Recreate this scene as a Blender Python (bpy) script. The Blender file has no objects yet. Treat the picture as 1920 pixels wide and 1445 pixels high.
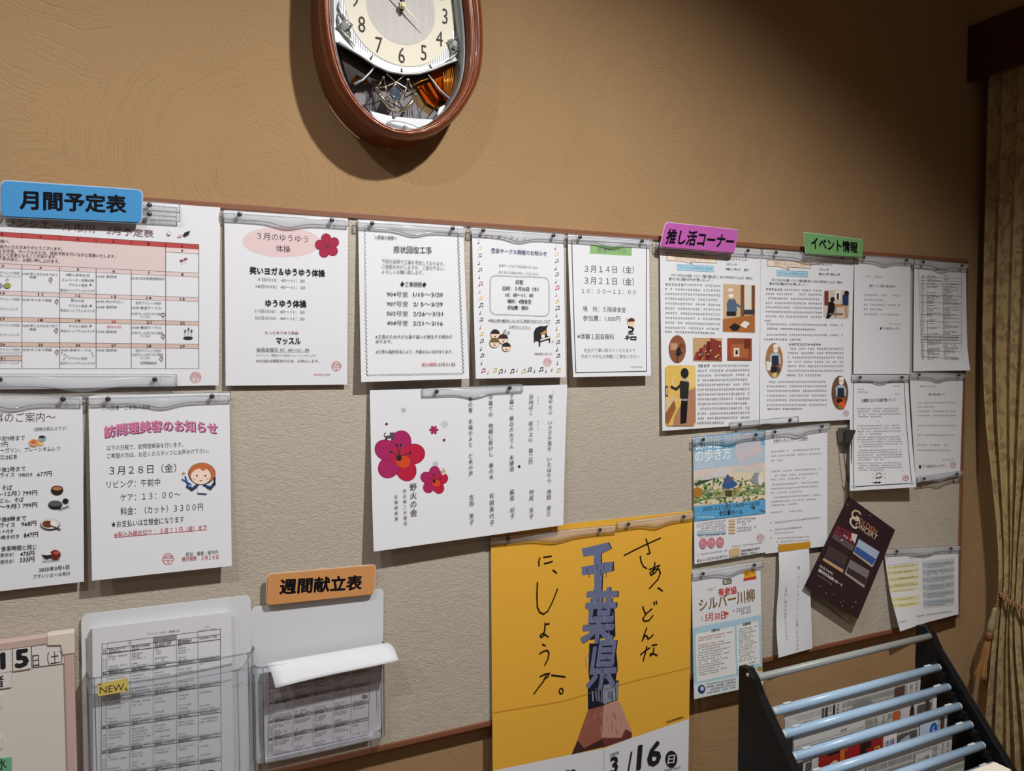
import bpy, bmesh, math, random
from mathutils import Vector, Matrix
SC = bpy.context.scene
COL = SC.collection
random.seed(7)

# ------------------------------------------------------------------ camera
W_, H_ = 1920.0, 1445.0
F_ = 1453.49
YAW, PIT, ROLL = 0.44683647, -0.04567183, -0.00207144
CAM = Vector((0.0, -1.42032, 1.49762))
def _axes():
    f = Vector((math.sin(YAW)*math.cos(PIT), math.cos(YAW)*math.cos(PIT), math.sin(PIT)))
    r = Vector((math.cos(YAW), -math.sin(YAW), 0)); u = r.cross(f)
    return r*math.cos(ROLL)+u*math.sin(ROLL), -r*math.sin(ROLL)+u*math.cos(ROLL), f
AR, AU, AF = _axes()
cd = bpy.data.cameras.new('camera'); cam = bpy.data.objects.new('camera', cd); COL.objects.link(cam)
cd.sensor_fit = 'HORIZONTAL'; cd.sensor_width = 36.0; cd.lens = F_/W_*36.0; cd.clip_start = 0.05
M3 = Matrix((AR, AU, -AF)).transposed()
cam.matrix_world = Matrix.Translation(CAM) @ M3.to_4x4()
SC.camera = cam
cd.dof.use_dof = True; cd.dof.focus_distance = 1.62; cd.dof.aperture_fstop = 11.0

# ------------------------------------------------------------------ light
SC.view_settings.view_transform = 'Standard'; SC.view_settings.look = 'None'
SC.view_settings.gamma = 1.0; SC.view_settings.use_curve_mapping = False
SC.view_settings.exposure = 0.0
wd = bpy.data.worlds.new('room_glow'); SC.world = wd; wd.use_nodes = True
wd.node_tree.nodes['Background'].inputs[0].default_value = (0.97, 0.98, 1.0, 1)
wd.node_tree.nodes['Background'].inputs[1].default_value = 0.055
def spot(name, loc, aim, power, size=150, blend=0.6, rad=0.035, col=(1.0, 0.975, 0.95)):
    l = bpy.data.lights.new(name, 'SPOT'); l.energy = power; l.spot_size = math.radians(size)
    l.spot_blend = blend; l.shadow_soft_size = rad; l.color = col
    o = bpy.data.objects.new(name, l); COL.objects.link(o); o.location = loc
    o.rotation_euler = (Vector(aim)-Vector(loc)).to_track_quat('-Z', 'Y').to_euler()
    return o
spot('downlight_lamp_a', (0.95, -1.42, 2.90), (0.22, -1.25, 0.0), 166, 142, 0.6)
spot('downlight_lamp_b', (-0.58, -1.42, 2.90), (-0.58, -1.35, 0.0), 36, 144, 0.42)
spot('left_fill_lamp', (-1.55, -1.45, 2.93), (-1.55, -1.40, 0.0), 26, 144, 0.42)  # added fill spot, keeps the left side of the wall bright
spot('downlight_lamp_d', (0.25, -3.0, 2.93), (0.25, -2.8, 0.0), 14, 150, 0.5)

# ------------------------------------------------------------------ projection helpers
def U(px, py, Y=0.0):
    d = AR*((px-W_/2)/F_) + AU*((H_/2-py)/F_) + AF
    return CAM + d*((Y-CAM.y)/d.y)
def proj(P):
    v = Vector(P)-CAM; z = v.dot(AF)
    return W_/2+F_*v.dot(AR)/z, H_/2-F_*v.dot(AU)/z

# ------------------------------------------------------------------ materials
def lin(c):
    c = c/255.0
    return c/12.92 if c <= 0.04045 else ((c+0.055)/1.055)**2.4
def rgb(r, g, b): return (lin(r), lin(g), lin(b))
MATS = {}
def mat(name, col=(0.5, 0.5, 0.5), rough=0.5, metal=0.0, spec=0.5, coat=0.0, bump=None, var=None, sheen=0.0):
    if name in MATS: return MATS[name]
    m = bpy.data.materials.new(name); m.use_nodes = True
    nt = m.node_tree; b = nt.nodes['Principled BSDF']
    b.inputs['Base Color'].default_value = (*col, 1); b.inputs['Roughness'].default_value = rough
    b.inputs['Metallic'].default_value = metal; b.inputs['Specular IOR Level'].default_value = spec
    b.inputs['Coat Weight'].default_value = coat; b.inputs['Sheen Weight'].default_value = sheen
    tc = nt.nodes.new('ShaderNodeTexCoord')
    if var:
        sc, amt = var
        n = nt.nodes.new('ShaderNodeTexNoise'); n.inputs['Scale'].default_value = sc; n.inputs['Detail'].default_value = 4
        nt.links.new(tc.outputs['Object'], n.inputs['Vector'])
        mx = nt.nodes.new('ShaderNodeMix'); mx.data_type = 'RGBA'
        mx.inputs[6].default_value = (*[c*(1-amt) for c in col], 1); mx.inputs[7].default_value = (*[min(1, c*(1+amt)) for c in col], 1)
        nt.links.new(n.outputs['Fac'], mx.inputs[0]); nt.links.new(mx.outputs[2], b.inputs['Base Color'])
    if bump:
        sc, st, di = bump
        n = nt.nodes.new('ShaderNodeTexNoise'); n.inputs['Scale'].default_value = sc; n.inputs['Detail'].default_value = 5
        nt.links.new(tc.outputs['Object'], n.inputs['Vector'])
        bp = nt.nodes.new('ShaderNodeBump'); bp.inputs['Strength'].default_value = st; bp.inputs['Distance'].default_value = di
        nt.links.new(n.outputs['Fac'], bp.inputs['Height']); nt.links.new(bp.outputs[0], b.inputs['Normal'])
    MATS[name] = m
    return m
def N(nt, t, **kw):
    n = nt.nodes.new(t)
    for k, v in kw.items():
        if k.startswith('i_'): n.inputs[k[2:].replace('_', ' ')].default_value = v
        else: setattr(n, k, v)
    return n
def clear_plastic(name, tint=(0.97, 0.97, 0.98), edge=(0.55, 0.56, 0.6), rough=0.06, gloss=1.0, white=0.0, base=0.0):
    """thin clear plastic: see-through when faced, darker and shinier at a grazing angle"""
    if name in MATS: return MATS[name]
    m = bpy.data.materials.new(name); m.use_nodes = True; nt = m.node_tree; nt.nodes.clear()
    out = N(nt, 'ShaderNodeOutputMaterial'); lw = N(nt, 'ShaderNodeLayerWeight'); lw.inputs['Blend'].default_value = 0.35
    mx = N(nt, 'ShaderNodeMix', data_type='RGBA'); mx.inputs[6].default_value = (*tint, 1); mx.inputs[7].default_value = (*edge, 1)
    nt.links.new(lw.outputs['Facing'], mx.inputs[0])
    tr = N(nt, 'ShaderNodeBsdfTransparent'); nt.links.new(mx.outputs[2], tr.inputs[0])
    gl = N(nt, 'ShaderNodeBsdfGlossy'); gl.inputs['Roughness'].default_value = rough
    lw2 = N(nt, 'ShaderNodeLayerWeight'); lw2.inputs['Blend'].default_value = 0.25
    mul = N(nt, 'ShaderNodeMath', operation='MULTIPLY_ADD', use_clamp=True); mul.inputs[1].default_value = gloss; mul.inputs[2].default_value = base
    nt.links.new(lw2.outputs['Fresnel'], mul.inputs[0])
    s1 = N(nt, 'ShaderNodeMixShader'); nt.links.new(mul.outputs[0], s1.inputs[0])
    nt.links.new(tr.outputs[0], s1.inputs[1]); nt.links.new(gl.outputs[0], s1.inputs[2])
    last = s1
    if white > 0:
        df = N(nt, 'ShaderNodeBsdfDiffuse'); df.inputs[0].default_value = (0.86, 0.89, 0.93, 1)
        s2 = N(nt, 'ShaderNodeMixShader'); s2.inputs[0].default_value = white
        nt.links.new(s1.outputs[0], s2.inputs[1]); nt.links.new(df.outputs[0], s2.inputs[2]); last = s2
    nt.links.new(last.outputs[0], out.inputs[0]); MATS[name] = m
    return m
def ink_material():
    m = bpy.data.materials.new('printed_ink'); m.use_nodes = True; nt = m.node_tree; b = nt.nodes['Principled BSDF']
    a = N(nt, 'ShaderNodeVertexColor', layer_name='Col'); nt.links.new(a.outputs[0], b.inputs['Base Color'])
    b.inputs['Roughness'].default_value = 0.6; b.inputs['Specular IOR Level'].default_value = 0.25
    return m
INK = ink_material()
def glossy_ink():
    m = INK.copy(); m.name = 'glossy_ink'; b = m.node_tree.nodes['Principled BSDF']
    b.inputs['Roughness'].default_value = 0.25; b.inputs['Specular IOR Level'].default_value = 0.5
    return m
GINK = glossy_ink()
def wall_material():
    m = mat('plaster', rgb(186, 144, 100), 0.9, spec=0.2); nt = m.node_tree; b = nt.nodes['Principled BSDF']
    tc = N(nt, 'ShaderNodeTexCoord')
    n0 = N(nt, 'ShaderNodeTexNoise'); n0.inputs['Scale'].default_value = 3.0; n0.inputs['Detail'].default_value = 3
    nt.links.new(tc.outputs['Object'], n0.inputs['Vector'])
    add = N(nt, 'ShaderNodeVectorMath', operation='MULTIPLY_ADD'); add.inputs[1].default_value = (0.10,)*3
    nt.links.new(n0.outputs['Color'], add.inputs[0]); nt.links.new(tc.outputs['Object'], add.inputs[2])
    vo = N(nt, 'ShaderNodeTexVoronoi'); vo.inputs['Scale'].default_value = 1.9
    nt.links.new(add.outputs[0], vo.inputs['Vector'])
    mu = N(nt, 'ShaderNodeMath', operation='MULTIPLY'); mu.inputs[1].default_value = 330.0
    nt.links.new(vo.outputs['Distance'], mu.inputs[0])
    sx = N(nt, 'ShaderNodeSeparateXYZ'); nt.links.new(tc.outputs['Object'], sx.inputs[0])
    cx_ = N(nt, 'ShaderNodeCombineXYZ'); nt.links.new(mu.outputs[0], cx_.inputs[0])
    for k_, so_ in ((1, 'X'), (2, 'Z')):
        m9 = N(nt, 'ShaderNodeMath', operation='MULTIPLY'); m9.inputs[1].default_value = 5.0; nt.links.new(sx.outputs[so_], m9.inputs[0]); nt.links.new(m9.outputs[0], cx_.inputs[k_])
    nz_ = N(nt, 'ShaderNodeTexNoise'); nz_.inputs['Scale'].default_value = 1.0; nz_.inputs['Detail'].default_value = 2.0; nt.links.new(cx_.outputs[0], nz_.inputs['Vector'])
    si = N(nt, 'ShaderNodeMapRange'); si.inputs[1].default_value = 0.30; si.inputs[2].default_value = 0.46; nt.links.new(nz_.outputs['Fac'], si.inputs[0])
    n1 = N(nt, 'ShaderNodeTexNoise'); n1.inputs['Scale'].default_value = 7.0; n1.inputs['Detail'].default_value = 3
    nt.links.new(tc.outputs['Object'], n1.inputs['Vector'])
    rp = N(nt, 'ShaderNodeMapRange'); rp.inputs[1].default_value = 0.36; rp.inputs[2].default_value = 0.55
    nt.links.new(n1.outputs['Fac'], rp.inputs[0])
    ml = N(nt, 'ShaderNodeMath', operation='MULTIPLY'); nt.links.new(si.outputs[0], ml.inputs[0]); nt.links.new(rp.outputs[0], ml.inputs[1])
    n2 = N(nt, 'ShaderNodeTexNoise'); n2.inputs['Scale'].default_value = 170.0; n2.inputs['Detail'].default_value = 6
    nt.links.new(tc.outputs['Object'], n2.inputs['Vector'])
    ad = N(nt, 'ShaderNodeMath', operation='MULTIPLY_ADD'); ad.inputs[1].default_value = 0.55
    nt.links.new(ml.outputs[0], ad.inputs[0]); nt.links.new(n2.outputs['Fac'], ad.inputs[2])
    bp = N(nt, 'ShaderNodeBump'); bp.inputs['Strength'].default_value = 0.5; bp.inputs['Distance'].default_value = 0.0018
    nt.links.new(ad.outputs[0], bp.inputs['Height']); nt.links.new(bp.outputs[0], b.inputs['Normal'])
    mx = N(nt, 'ShaderNodeMix', data_type='RGBA'); mx.inputs[6].default_value = (*rgb(158, 128, 92), 1); mx.inputs[7].default_value = (*rgb(172, 141, 103), 1)
    nt.links.new(n0.outputs['Fac'], mx.inputs[0]); nt.links.new(mx.outputs[2], b.inputs['Base Color'])
    return m
def vinyl_material():
    m = mat('vinyl', rgb(190, 181, 167), 0.55, spec=0.35); nt = m.node_tree; b = nt.nodes['Principled BSDF']
    tc = N(nt, 'ShaderNodeTexCoord'); mp = N(nt, 'ShaderNodeMapping'); mp.inputs['Scale'].default_value = (1.0, 1.0, 2.1)
    nt.links.new(tc.outputs['Object'], mp.inputs[0])
    n0 = N(nt, 'ShaderNodeTexNoise'); n0.inputs['Scale'].default_value = 45.0; n0.inputs['Detail'].default_value = 3; n0.inputs['Distortion'].default_value = 1.2
    nt.links.new(mp.outputs[0], n0.inputs['Vector'])
    ab = N(nt, 'ShaderNodeMath', operation='SUBTRACT'); ab.inputs[1].default_value = 0.5; nt.links.new(n0.outputs['Fac'], ab.inputs[0])
    a2 = N(nt, 'ShaderNodeMath', operation='ABSOLUTE'); nt.links.new(ab.outputs[0], a2.inputs[0])
    mr = N(nt, 'ShaderNodeMapRange'); mr.inputs[1].default_value = 0.0; mr.inputs[2].default_value = 0.07; nt.links.new(a2.outputs[0], mr.inputs[0])
    bp = N(nt, 'ShaderNodeBump'); bp.inputs['Strength'].default_value = 0.45; bp.inputs['Distance'].default_value = 0.0012
    nt.links.new(mr.outputs[0], bp.inputs['Height']); nt.links.new(bp.outputs[0], b.inputs['Normal'])
    return m
def wood_material(name, c1, c2, rough=0.35, coat=0.3, scale=(4, 4, 40)):
    m = mat(name, c1, rough, coat=coat); nt = m.node_tree; b = nt.nodes['Principled BSDF']
    tc = N(nt, 'ShaderNodeTexCoord'); mp = N(nt, 'ShaderNodeMapping'); mp.inputs['Scale'].default_value = scale
    nt.links.new(tc.outputs['Object'], mp.inputs[0])
    n = N(nt, 'ShaderNodeTexNoise'); n.inputs['Scale'].default_value = 3.0; n.inputs['Detail'].default_value = 6; n.inputs['Distortion'].default_value = 0.6
    nt.links.new(mp.outputs[0], n.inputs['Vector'])
    mx = N(nt, 'ShaderNodeMix', data_type='RGBA'); mx.inputs[6].default_value = (*c1, 1); mx.inputs[7].default_value = (*c2, 1)
    nt.links.new(n.outputs['Fac'], mx.inputs[0]); nt.links.new(mx.outputs[2], b.inputs['Base Color'])
    return m
def curtain_material():
    m = mat('jacquard', rgb(168, 146, 98), 0.5, spec=0.4, sheen=0.3); nt = m.node_tree; b = nt.nodes['Principled BSDF']
    tc = N(nt, 'ShaderNodeTexCoord')
    mp = N(nt, 'ShaderNodeMapping'); mp.inputs['Scale'].default_value = (1, 22, 9); nt.links.new(tc.outputs['UV'], mp.inputs[0])
    mp.inputs['Scale'].default_value = (22, 14, 1)
    n = N(nt, 'ShaderNodeTexNoise'); n.inputs['Scale'].default_value = 1.0; n.inputs['Detail'].default_value = 1.5; n.inputs['Distortion'].default_value = 2.2
    nt.links.new(mp.outputs[0], n.inputs['Vector'])
    mr = N(nt, 'ShaderNodeMapRange'); mr.inputs[1].default_value = 0.50; mr.inputs[2].default_value = 0.54; nt.links.new(n.outputs['Fac'], mr.inputs[0])
    w = N(nt, 'ShaderNodeTexNoise'); w.inputs['Scale'].default_value = 1.0; w.inputs['Detail'].default_value = 2
    mp2 = N(nt, 'ShaderNodeMapping'); mp2.inputs['Scale'].default_value = (160, 25, 1); mp2.inputs['Rotation'].default_value = (0, 0, 0.5)
    nt.links.new(tc.outputs['UV'], mp2.inputs[0]); nt.links.new(mp2.outputs[0], w.inputs['Vector'])
    mx = N(nt, 'ShaderNodeMix', data_type='RGBA'); mx.inputs[6].default_value = (*rgb(104, 72, 46), 1); mx.inputs[7].default_value = (*rgb(186, 156, 108), 1)
    nt.links.new(w.outputs['Fac'], mx.inputs[0])
    m2 = N(nt, 'ShaderNodeMix', data_type='RGBA'); m2.inputs[6].default_value = (*rgb(172, 150, 100), 1)
    nt.links.new(mr.outputs[0], m2.inputs[0]); nt.links.new(mx.outputs[2], m2.inputs[7]); nt.links.new(m2.outputs[2], b.inputs['Base Color'])
    bp = N(nt, 'ShaderNodeBump'); bp.inputs['Strength'].default_value = 0.3; bp.inputs['Distance'].default_value = 0.001
    nt.links.new(w.outputs['Fac'], bp.inputs['Height']); nt.links.new(bp.outputs[0], b.inputs['Normal'])
    return m
PLASTER = wall_material(); VINYL = vinyl_material()
FRAMEWOOD = wood_material('frame_wood', rgb(122, 78, 54), rgb(138, 90, 64), 0.45, 0.1, (3, 30, 30))
CLOCKWOOD = wood_material('clock_wood', rgb(102, 46, 20), rgb(130, 64, 28), 0.25, 0.25, (6, 6, 10))
PELMETWOOD = wood_material('pelmet_wood', rgb(58, 28, 18), rgb(70, 36, 22), 0.4, 0.3, (20, 3, 20))
PAPER = mat('paper', rgb(228, 231, 237), 0.7, spec=0.25, bump=(25, 0.12, 0.002))
STACKEDGE = mat('paper_stack', rgb(225, 225, 226), 0.8, spec=0.2)
CLEAR = clear_plastic('clear_clip_plastic', gloss=0.3, base=0.05, rough=0.11, tint=(1.0, 1.0, 1.0), edge=(0.93, 0.94, 0.96), white=0.16)
CLEARRIM = clear_plastic('clip_rim_plastic', tint=(0.72, 0.72, 0.75), edge=(0.42, 0.42, 0.46), gloss=1.0, rough=0.15, white=0.1)
ACRYL = clear_plastic('acrylic', tint=(0.93, 0.945, 0.96), edge=(0.7, 0.74, 0.78), gloss=0.8, rough=0.1, white=0.07)
PLATE = clear_plastic('frosted_plate', tint=(0.75, 0.77, 0.8), edge=(0.5, 0.52, 0.55), gloss=0.4, rough=0.35, white=0.8)
PINMAT = mat('pin_metal', rgb(84, 80, 76), 0.35, metal=0.6)
GLASS = clear_plastic('clock_glass', tint=(0.98, 0.98, 0.98), edge=(0.95, 0.95, 0.96), gloss=0.25, rough=0.02)
BLACKP = mat('black_panel', rgb(9, 10, 15), 0.5, spec=0.3)
BLACK = mat('black_matt', rgb(8, 8, 10), 0.6)
SILVER = mat('silver_paint', rgb(190, 194, 196), 0.35, metal=0.35)
CHROME = mat('chrome', rgb(232, 232, 226), 0.2, metal=0.75)
CREAM = mat('cream_plastic', rgb(228, 218, 205), 0.45)

# ------------------------------------------------------------------ object helpers
def mesh_obj(name, bm, m, parent=None, smooth=False):
    me = bpy.data.meshes.new(name); bm.to_mesh(me); bm.free()
    if m is not None: me.materials.append(m)
    if smooth:
        for p in me.polygons: p.use_smooth = True
    o = bpy.data.objects.new(name, me); COL.objects.link(o)
    if parent is not None: o.parent = parent
    return o
def pydata(name, vs, fs, m, parent=None, smooth=False):
    me = bpy.data.meshes.new(name); me.from_pydata([tuple(v) for v in vs], [], fs); me.update()
    if m is not None: me.materials.append(m)
    if smooth:
        for p in me.polygons: p.use_smooth = True
    o = bpy.data.objects.new(name, me); COL.objects.link(o)
    if parent is not None: o.parent = parent
    return o
def tag(o, label, cat, group=None):
    o['label'] = label; o['category'] = cat
    if group: o['group'] = group
    return o
def thing(name, label, cat, loc=(0, 0, 0), group=None):
    o = bpy.data.objects.new(name, None); COL.objects.link(o); o.location = loc; o.empty_display_size = 0.02
    return tag(o, label, cat, group)
def keep(o, parent):
    """parent a part that was modelled in world coordinates"""
    o.parent = parent; o.matrix_parent_inverse = Matrix.Translation(parent.location).inverted()
    return o
def wpart(name, bm, m, parent, smooth=False): return keep(mesh_obj(name, bm, m, None, smooth), parent)
def box(bm, lo, hi):
    v = [bm.verts.new((x, y, z)) for x in (lo[0], hi[0]) for y in (lo[1], hi[1]) for z in (lo[2], hi[2])]
    for f in ((0, 1, 3, 2), (4, 6, 7, 5), (0, 4, 5, 1), (2, 3, 7, 6), (0, 2, 6, 4), (1, 5, 7, 3)): bm.faces.new([v[i] for i in f])
def prism(bm, pts, off):
    """closed prism from a planar 3D polygon, extruded by off"""
    a = [bm.verts.new(p) for p in pts]; b = [bm.verts.new(Vector(p)+Vector(off)) for p in pts]; n = len(a)
    bm.faces.new(a); bm.faces.new(b[::-1])
    for i in range(n): bm.faces.new([a[i], a[(i+1) % n], b[(i+1) % n], b[i]])
def tube(bm, pts, r, seg=10, cap=True, closed=False):
    pts = [Vector(p) for p in pts]; rings = []; n = len(pts)
    for i, p in enumerate(pts):
        if closed: t = pts[(i+1) % n]-pts[i-1]
        else: t = pts[min(i+1, n-1)]-pts[max(i-1, 0)]
        t.normalize(); a = t.cross(Vector((0, 0, 1)))
        if a.length < 0.1: a = t.cross(Vector((0, 1, 0)))
        a.normalize(); b = t.cross(a); rr = r[i] if isinstance(r, (list, tuple)) else r
        rings.append([bm.verts.new(p+a*rr*math.cos(2*math.pi*k/seg)+b*rr*math.sin(2*math.pi*k/seg)) for k in range(seg)])
    for i in range(n if closed else n-1):
        A, B = rings[i], rings[(i+1) % n]
        for k in range(seg): bm.faces.new([A[k], A[(k+1) % seg], B[(k+1) % seg], B[k]])
    if cap and not closed: bm.faces.new(rings[0][::-1]); bm.faces.new(rings[-1])
def bevel(bm, w=0.001, seg=2):
    bmesh.ops.bevel(bm, geom=bm.edges[:], offset=w, segments=seg, affect='EDGES', profile=0.5)
def rounded(pts, r, seg=5):
    """round the corners of a 3D quad"""
    out = []; n = len(pts); pts = [Vector(p) for p in pts]
    for i in range(n):
        p = pts[i]; a = (pts[i-1]-p).normalized(); b = (pts[(i+1) % n]-p).normalized()
        A, B = p+a*r, p+b*r
        for k in range(seg+1):
            t = k/seg; out.append(A*(1-t)**2+p*2*t*(1-t)+B*t*t)
    return out

# ------------------------------------------------------------------ glyph cache
GC = {}
def _tmesh(s, off):
    c = bpy.data.curves.new('t', 'FONT'); c.body = s; c.resolution_u = 2; c.offset = off; c.fill_mode = 'FRONT'
    o = bpy.data.objects.new('t', c); COL.objects.link(o)
    me = bpy.data.meshes.new_from_object(o.evaluated_get(bpy.context.evaluated_depsgraph_get()))
    vs = [(v.co.x, v.co.y) for v in me.vertices]; fs = [tuple(p.vertices) for p in me.polygons]
    bpy.data.objects.remove(o); bpy.data.curves.remove(c); bpy.data.meshes.remove(me)
    return vs, fs
_LL = None
def glyph(ch, off=0.0):
    global _LL
    k = (ch, off)
    if k in GC: return GC[k]
    if off > 0.009:      # heavy lettering: the outline repeated around a small circle
        gv, gf, adv = glyph(ch, 0.0); n = len(gv); vs, fs = [], []
        ring = [(math.cos(a*math.pi/4)*off*.8, math.sin(a*math.pi/4)*off*.8) for a in range(8)] if off > .025 else [(-off*.7, 0), (off*.7, 0), (0, off*.6), (0, -off*.6)]
        for ci, (dx, dy) in enumerate(ring): m = len(vs); vs += [(x+dx, y+dy, ci*.11) for x, y, *_z in gv]; fs += [tuple(i+m for i in f) for f in gf]
        GC[k] = (vs, fs, adv); return GC[k]
    off = min(off, .006)
    if _LL is None: _LL = max(v[0] for v in _tmesh('ll', 0)[0])
    if ord(ch) >= 0x2E80: adv = 1.0
    else: adv = max(v[0] for v in _tmesh('l'+ch+'l', 0)[0])-_LL
    vs, fs = _tmesh(ch, off) if ch not in ' \u3000' else ([], [])
    vs = [(a, b, 0.0) for a, b in vs]
    GC[k] = (vs, fs, adv)
    return GC[k]

# ------------------------------------------------------------------ sheets of paper and flat print
def homog(src):
    """square uv from four pixel corners TL TR BR BL (inverse homography)"""
    (x0, y0), (x1, y1), (x2, y2), (x3, y3) = src
    dx1, dx2, sx = x1-x2, x3-x2, x0-x1+x2-x3; dy1, dy2, sy = y1-y2, y3-y2, y0-y1+y2-y3
    det = dx1*dy2-dx2*dy1; g = (sx*dy2-dx2*sy)/det; h = (dx1*sy-sx*dy1)/det
    M = Matrix(((x1-x0+g*x1, x3-x0+h*x3, x0), (y1-y0+g*y1, y3-y0+h*y3, y0), (g, h, 1))).inverted()
    def f(px, py):
        v = M @ Vector((px, py, 1)); return v.x/v.z, v.y/v.z
    return f
class Sheet:
    """a sheet given by the four corners it shows in the photograph and how far each stands off the board"""
    def __init__(s, corners, y=-0.002, lift=(0, 0, 0, 0), src=(0, 0, 1), w=None, h=None, nu=4, nv=14, bow=0.35, curl=None):
        s.px = [c if len(c) == 2 else proj(c) for c in corners]
        ys = [y-l for l in lift]; s.P = [U(p[0], p[1], yy) for p, yy in zip(s.px, ys)]
        s.uv = homog(s.px); s.ox, s.oy, s.sc = src
        s.w = w or ((s.P[1]-s.P[0]).length+(s.P[2]-s.P[3]).length)/2
        s.h = h or ((s.P[3]-s.P[0]).length+(s.P[2]-s.P[1]).length)/2
        s.nu, s.nv, s.bow, s.curl = nu, nv, bow, curl
        s.vs, s.fs, s.cs = [], [], []; s.layer = 0
    def pt(s, x, y):   # crop coords -> metres on the sheet
        u, v = s.uv(x/s.sc+s.ox, y/s.sc+s.oy); return u*s.w, v*s.h
    def world(s, a, b, off=0.0):
        u, v = a/s.w, b/s.h; P = s.P
        top = P[0].lerp(P[1], u) if 0 <= u <= 1 else P[0]+(P[1]-P[0])*u
        bot = P[3]+(P[2]-P[3])*u
        p = top+(bot-top)*v
        g = v+s.bow*(v*v-v); p = Vector((p.x, top.y+(bot.y-top.y)*g, p.z))
        if s.curl: p.y -= s.curl(u, v)
        p.y -= off
        return p
    def add(s, pts, faces, col):
        n = len(s.vs); z = s.layer; s.layer += 1
        s.vs += [(p[0], p[1], z+(p[2] if len(p) > 2 else 0)) for p in pts]; s.fs += [tuple(i+n for i in f) for f in faces]; s.cs += [col]*len(faces)
    def sc_at(s, x, y):
        a = s.pt(x, y); b = s.pt(x, y+10); c = s.pt(x+10, y)
        return math.hypot(c[0]-a[0], c[1]-a[1])/10, math.hypot(b[0]-a[0], b[1]-a[1])/10
    def poly(s, pts, col):
        s.add([s.pt(*p) for p in pts], [tuple(range(len(pts)))], col)
    def rect(s, x0, y0, x1, y1, col, dy=0.0):
        s.poly([(x0, y0), (x1, y0+dy), (x1, y1+dy), (x0, y1)], col)
    def ell(s, cx, cy, rx, ry, col, n=20, a0=0.0, rot=0.0):
        c, q = math.cos(rot), math.sin(rot)
        s.poly([(cx+rx*math.cos(t)*c-ry*math.sin(t)*q, cy+rx*math.cos(t)*q+ry*math.sin(t)*c) for t in [2*math.pi*i/n+a0 for i in range(n)]], col)
    def line(s, pts, w, col, closed=False):
        P = [Vector(s.pt(*p)) for p in pts]; k = s.sc_at(*pts[0]); ww = w*(k[0]+k[1])/2/2
        vs, fs = [], []; m = len(P)
        for i in range(m if closed else m-1):
            a, b = P[i], P[(i+1) % m]; d = (b-a)
            if d.length < 1e-7: continue
            d.normalize(); nrm = Vector((-d.y, d.x))*ww; e = d*ww*0.6; n = len(vs)
            vs += [a-nrm-e, b-nrm+e, b+nrm+e, a+nrm-e]; fs.append((n, n+1, n+2, n+3))
        s.add(vs, fs, col)
    def frame(s, x0, y0, x1, y1, w, col, dy=0.0): s.line([(x0, y0), (x1, y0+dy), (x1, y1+dy), (x0, y1)], w, col, True)
    def rrect(s, x0, y0, x1, y1, r, w, col, dy=0.0, fill=None):
        pts = []
        for cx, cy, a in ((x1-r, y0+r, -90), (x1-r, y1-r, 0), (x0+r, y1-r, 90), (x0+r, y0+r, 180)):
            for k in range(6):
                t = math.radians(a+k*18); x = cx+r*math.cos(t); pts.append((x, cy+r*math.sin(t)+dy*(x-x0)/(x1-x0)))
        if fill: s.poly(pts, fill)
        if w: s.line(pts, w, col, True)
    def text(s, t, x0, y0, x1, y1, h, col=(0.02, 0.02, 0.025), bold=0.0, slant=0.0, arch=0.0):
        """t runs from (x0,y0) to (x1,y1), the middles of its ends; h = glyph height"""
        A, B = Vector(s.pt(x0, y0)), Vector(s.pt(x1, y1)); hm = s.sc_at((x0+x1)/2, (y0+y1)/2)[1]*h
        pen = 0; vs, fs = [], []
        for ch in t:
            gv, gf, adv = glyph(ch, bold); n = len(vs)
            vs += [(x+pen, y, zf) for x, y, zf in gv]; fs += [tuple(i+n for i in f) for f in gf]; pen += adv
        if not vs: return
        mn, mx = min(v[0] for v in vs), max(v[0] for v in vs)
        d = B-A; L = d.length; d.normalize(); nr = Vector((-d.y, d.x)); sx = L/(mx-mn); sy = hm/0.88
        cy = 0.37 if any(ord(c) > 0x2E80 for c in t) else 0.345
        if not any(ord(c) > 0x2E80 for c in t): sy = hm/0.72
        out = []
        for x, y, zf in vs:
            q = (x-mn)/(mx-mn); yy = (y-cy)*sy+arch*hm*4*q*(1-q); v_ = A+d*((x-mn)*sx+slant*yy)-nr*yy; out.append((v_.x, v_.y, zf))
        s.add(out, fs, col)
    def vtext(s, t, x0, y0, x1, y1, w, col=(0.02, 0.02, 0.025), bold=0.0):
        """vertical writing: centre of the first character to centre of the last"""
        m = max(1, len(t)-1)
        for i, ch in enumerate(t):
            if ch in ' \u3000': continue
            x, y = x0+(x1-x0)*i/m, y0+(y1-y0)*i/m; gv, gf, adv = glyph(ch, bold)
            kx, ky = s.sc_at(x, y); c = Vector(s.pt(x, y)); e = (ky*(y1-y0)/m*0.92)
            out = []
            for a, b, zf in gv:
                if ch == 'ー': a, b = 0.5+(b-0.37), 0.37-(a-0.5)
                out.append((c.x+(a-0.5)*w*kx/0.92, c.y-(b-0.37)*min(e, w*kx*1.15)))
            s.add(out, gf, col); s.layer -= 1
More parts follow.
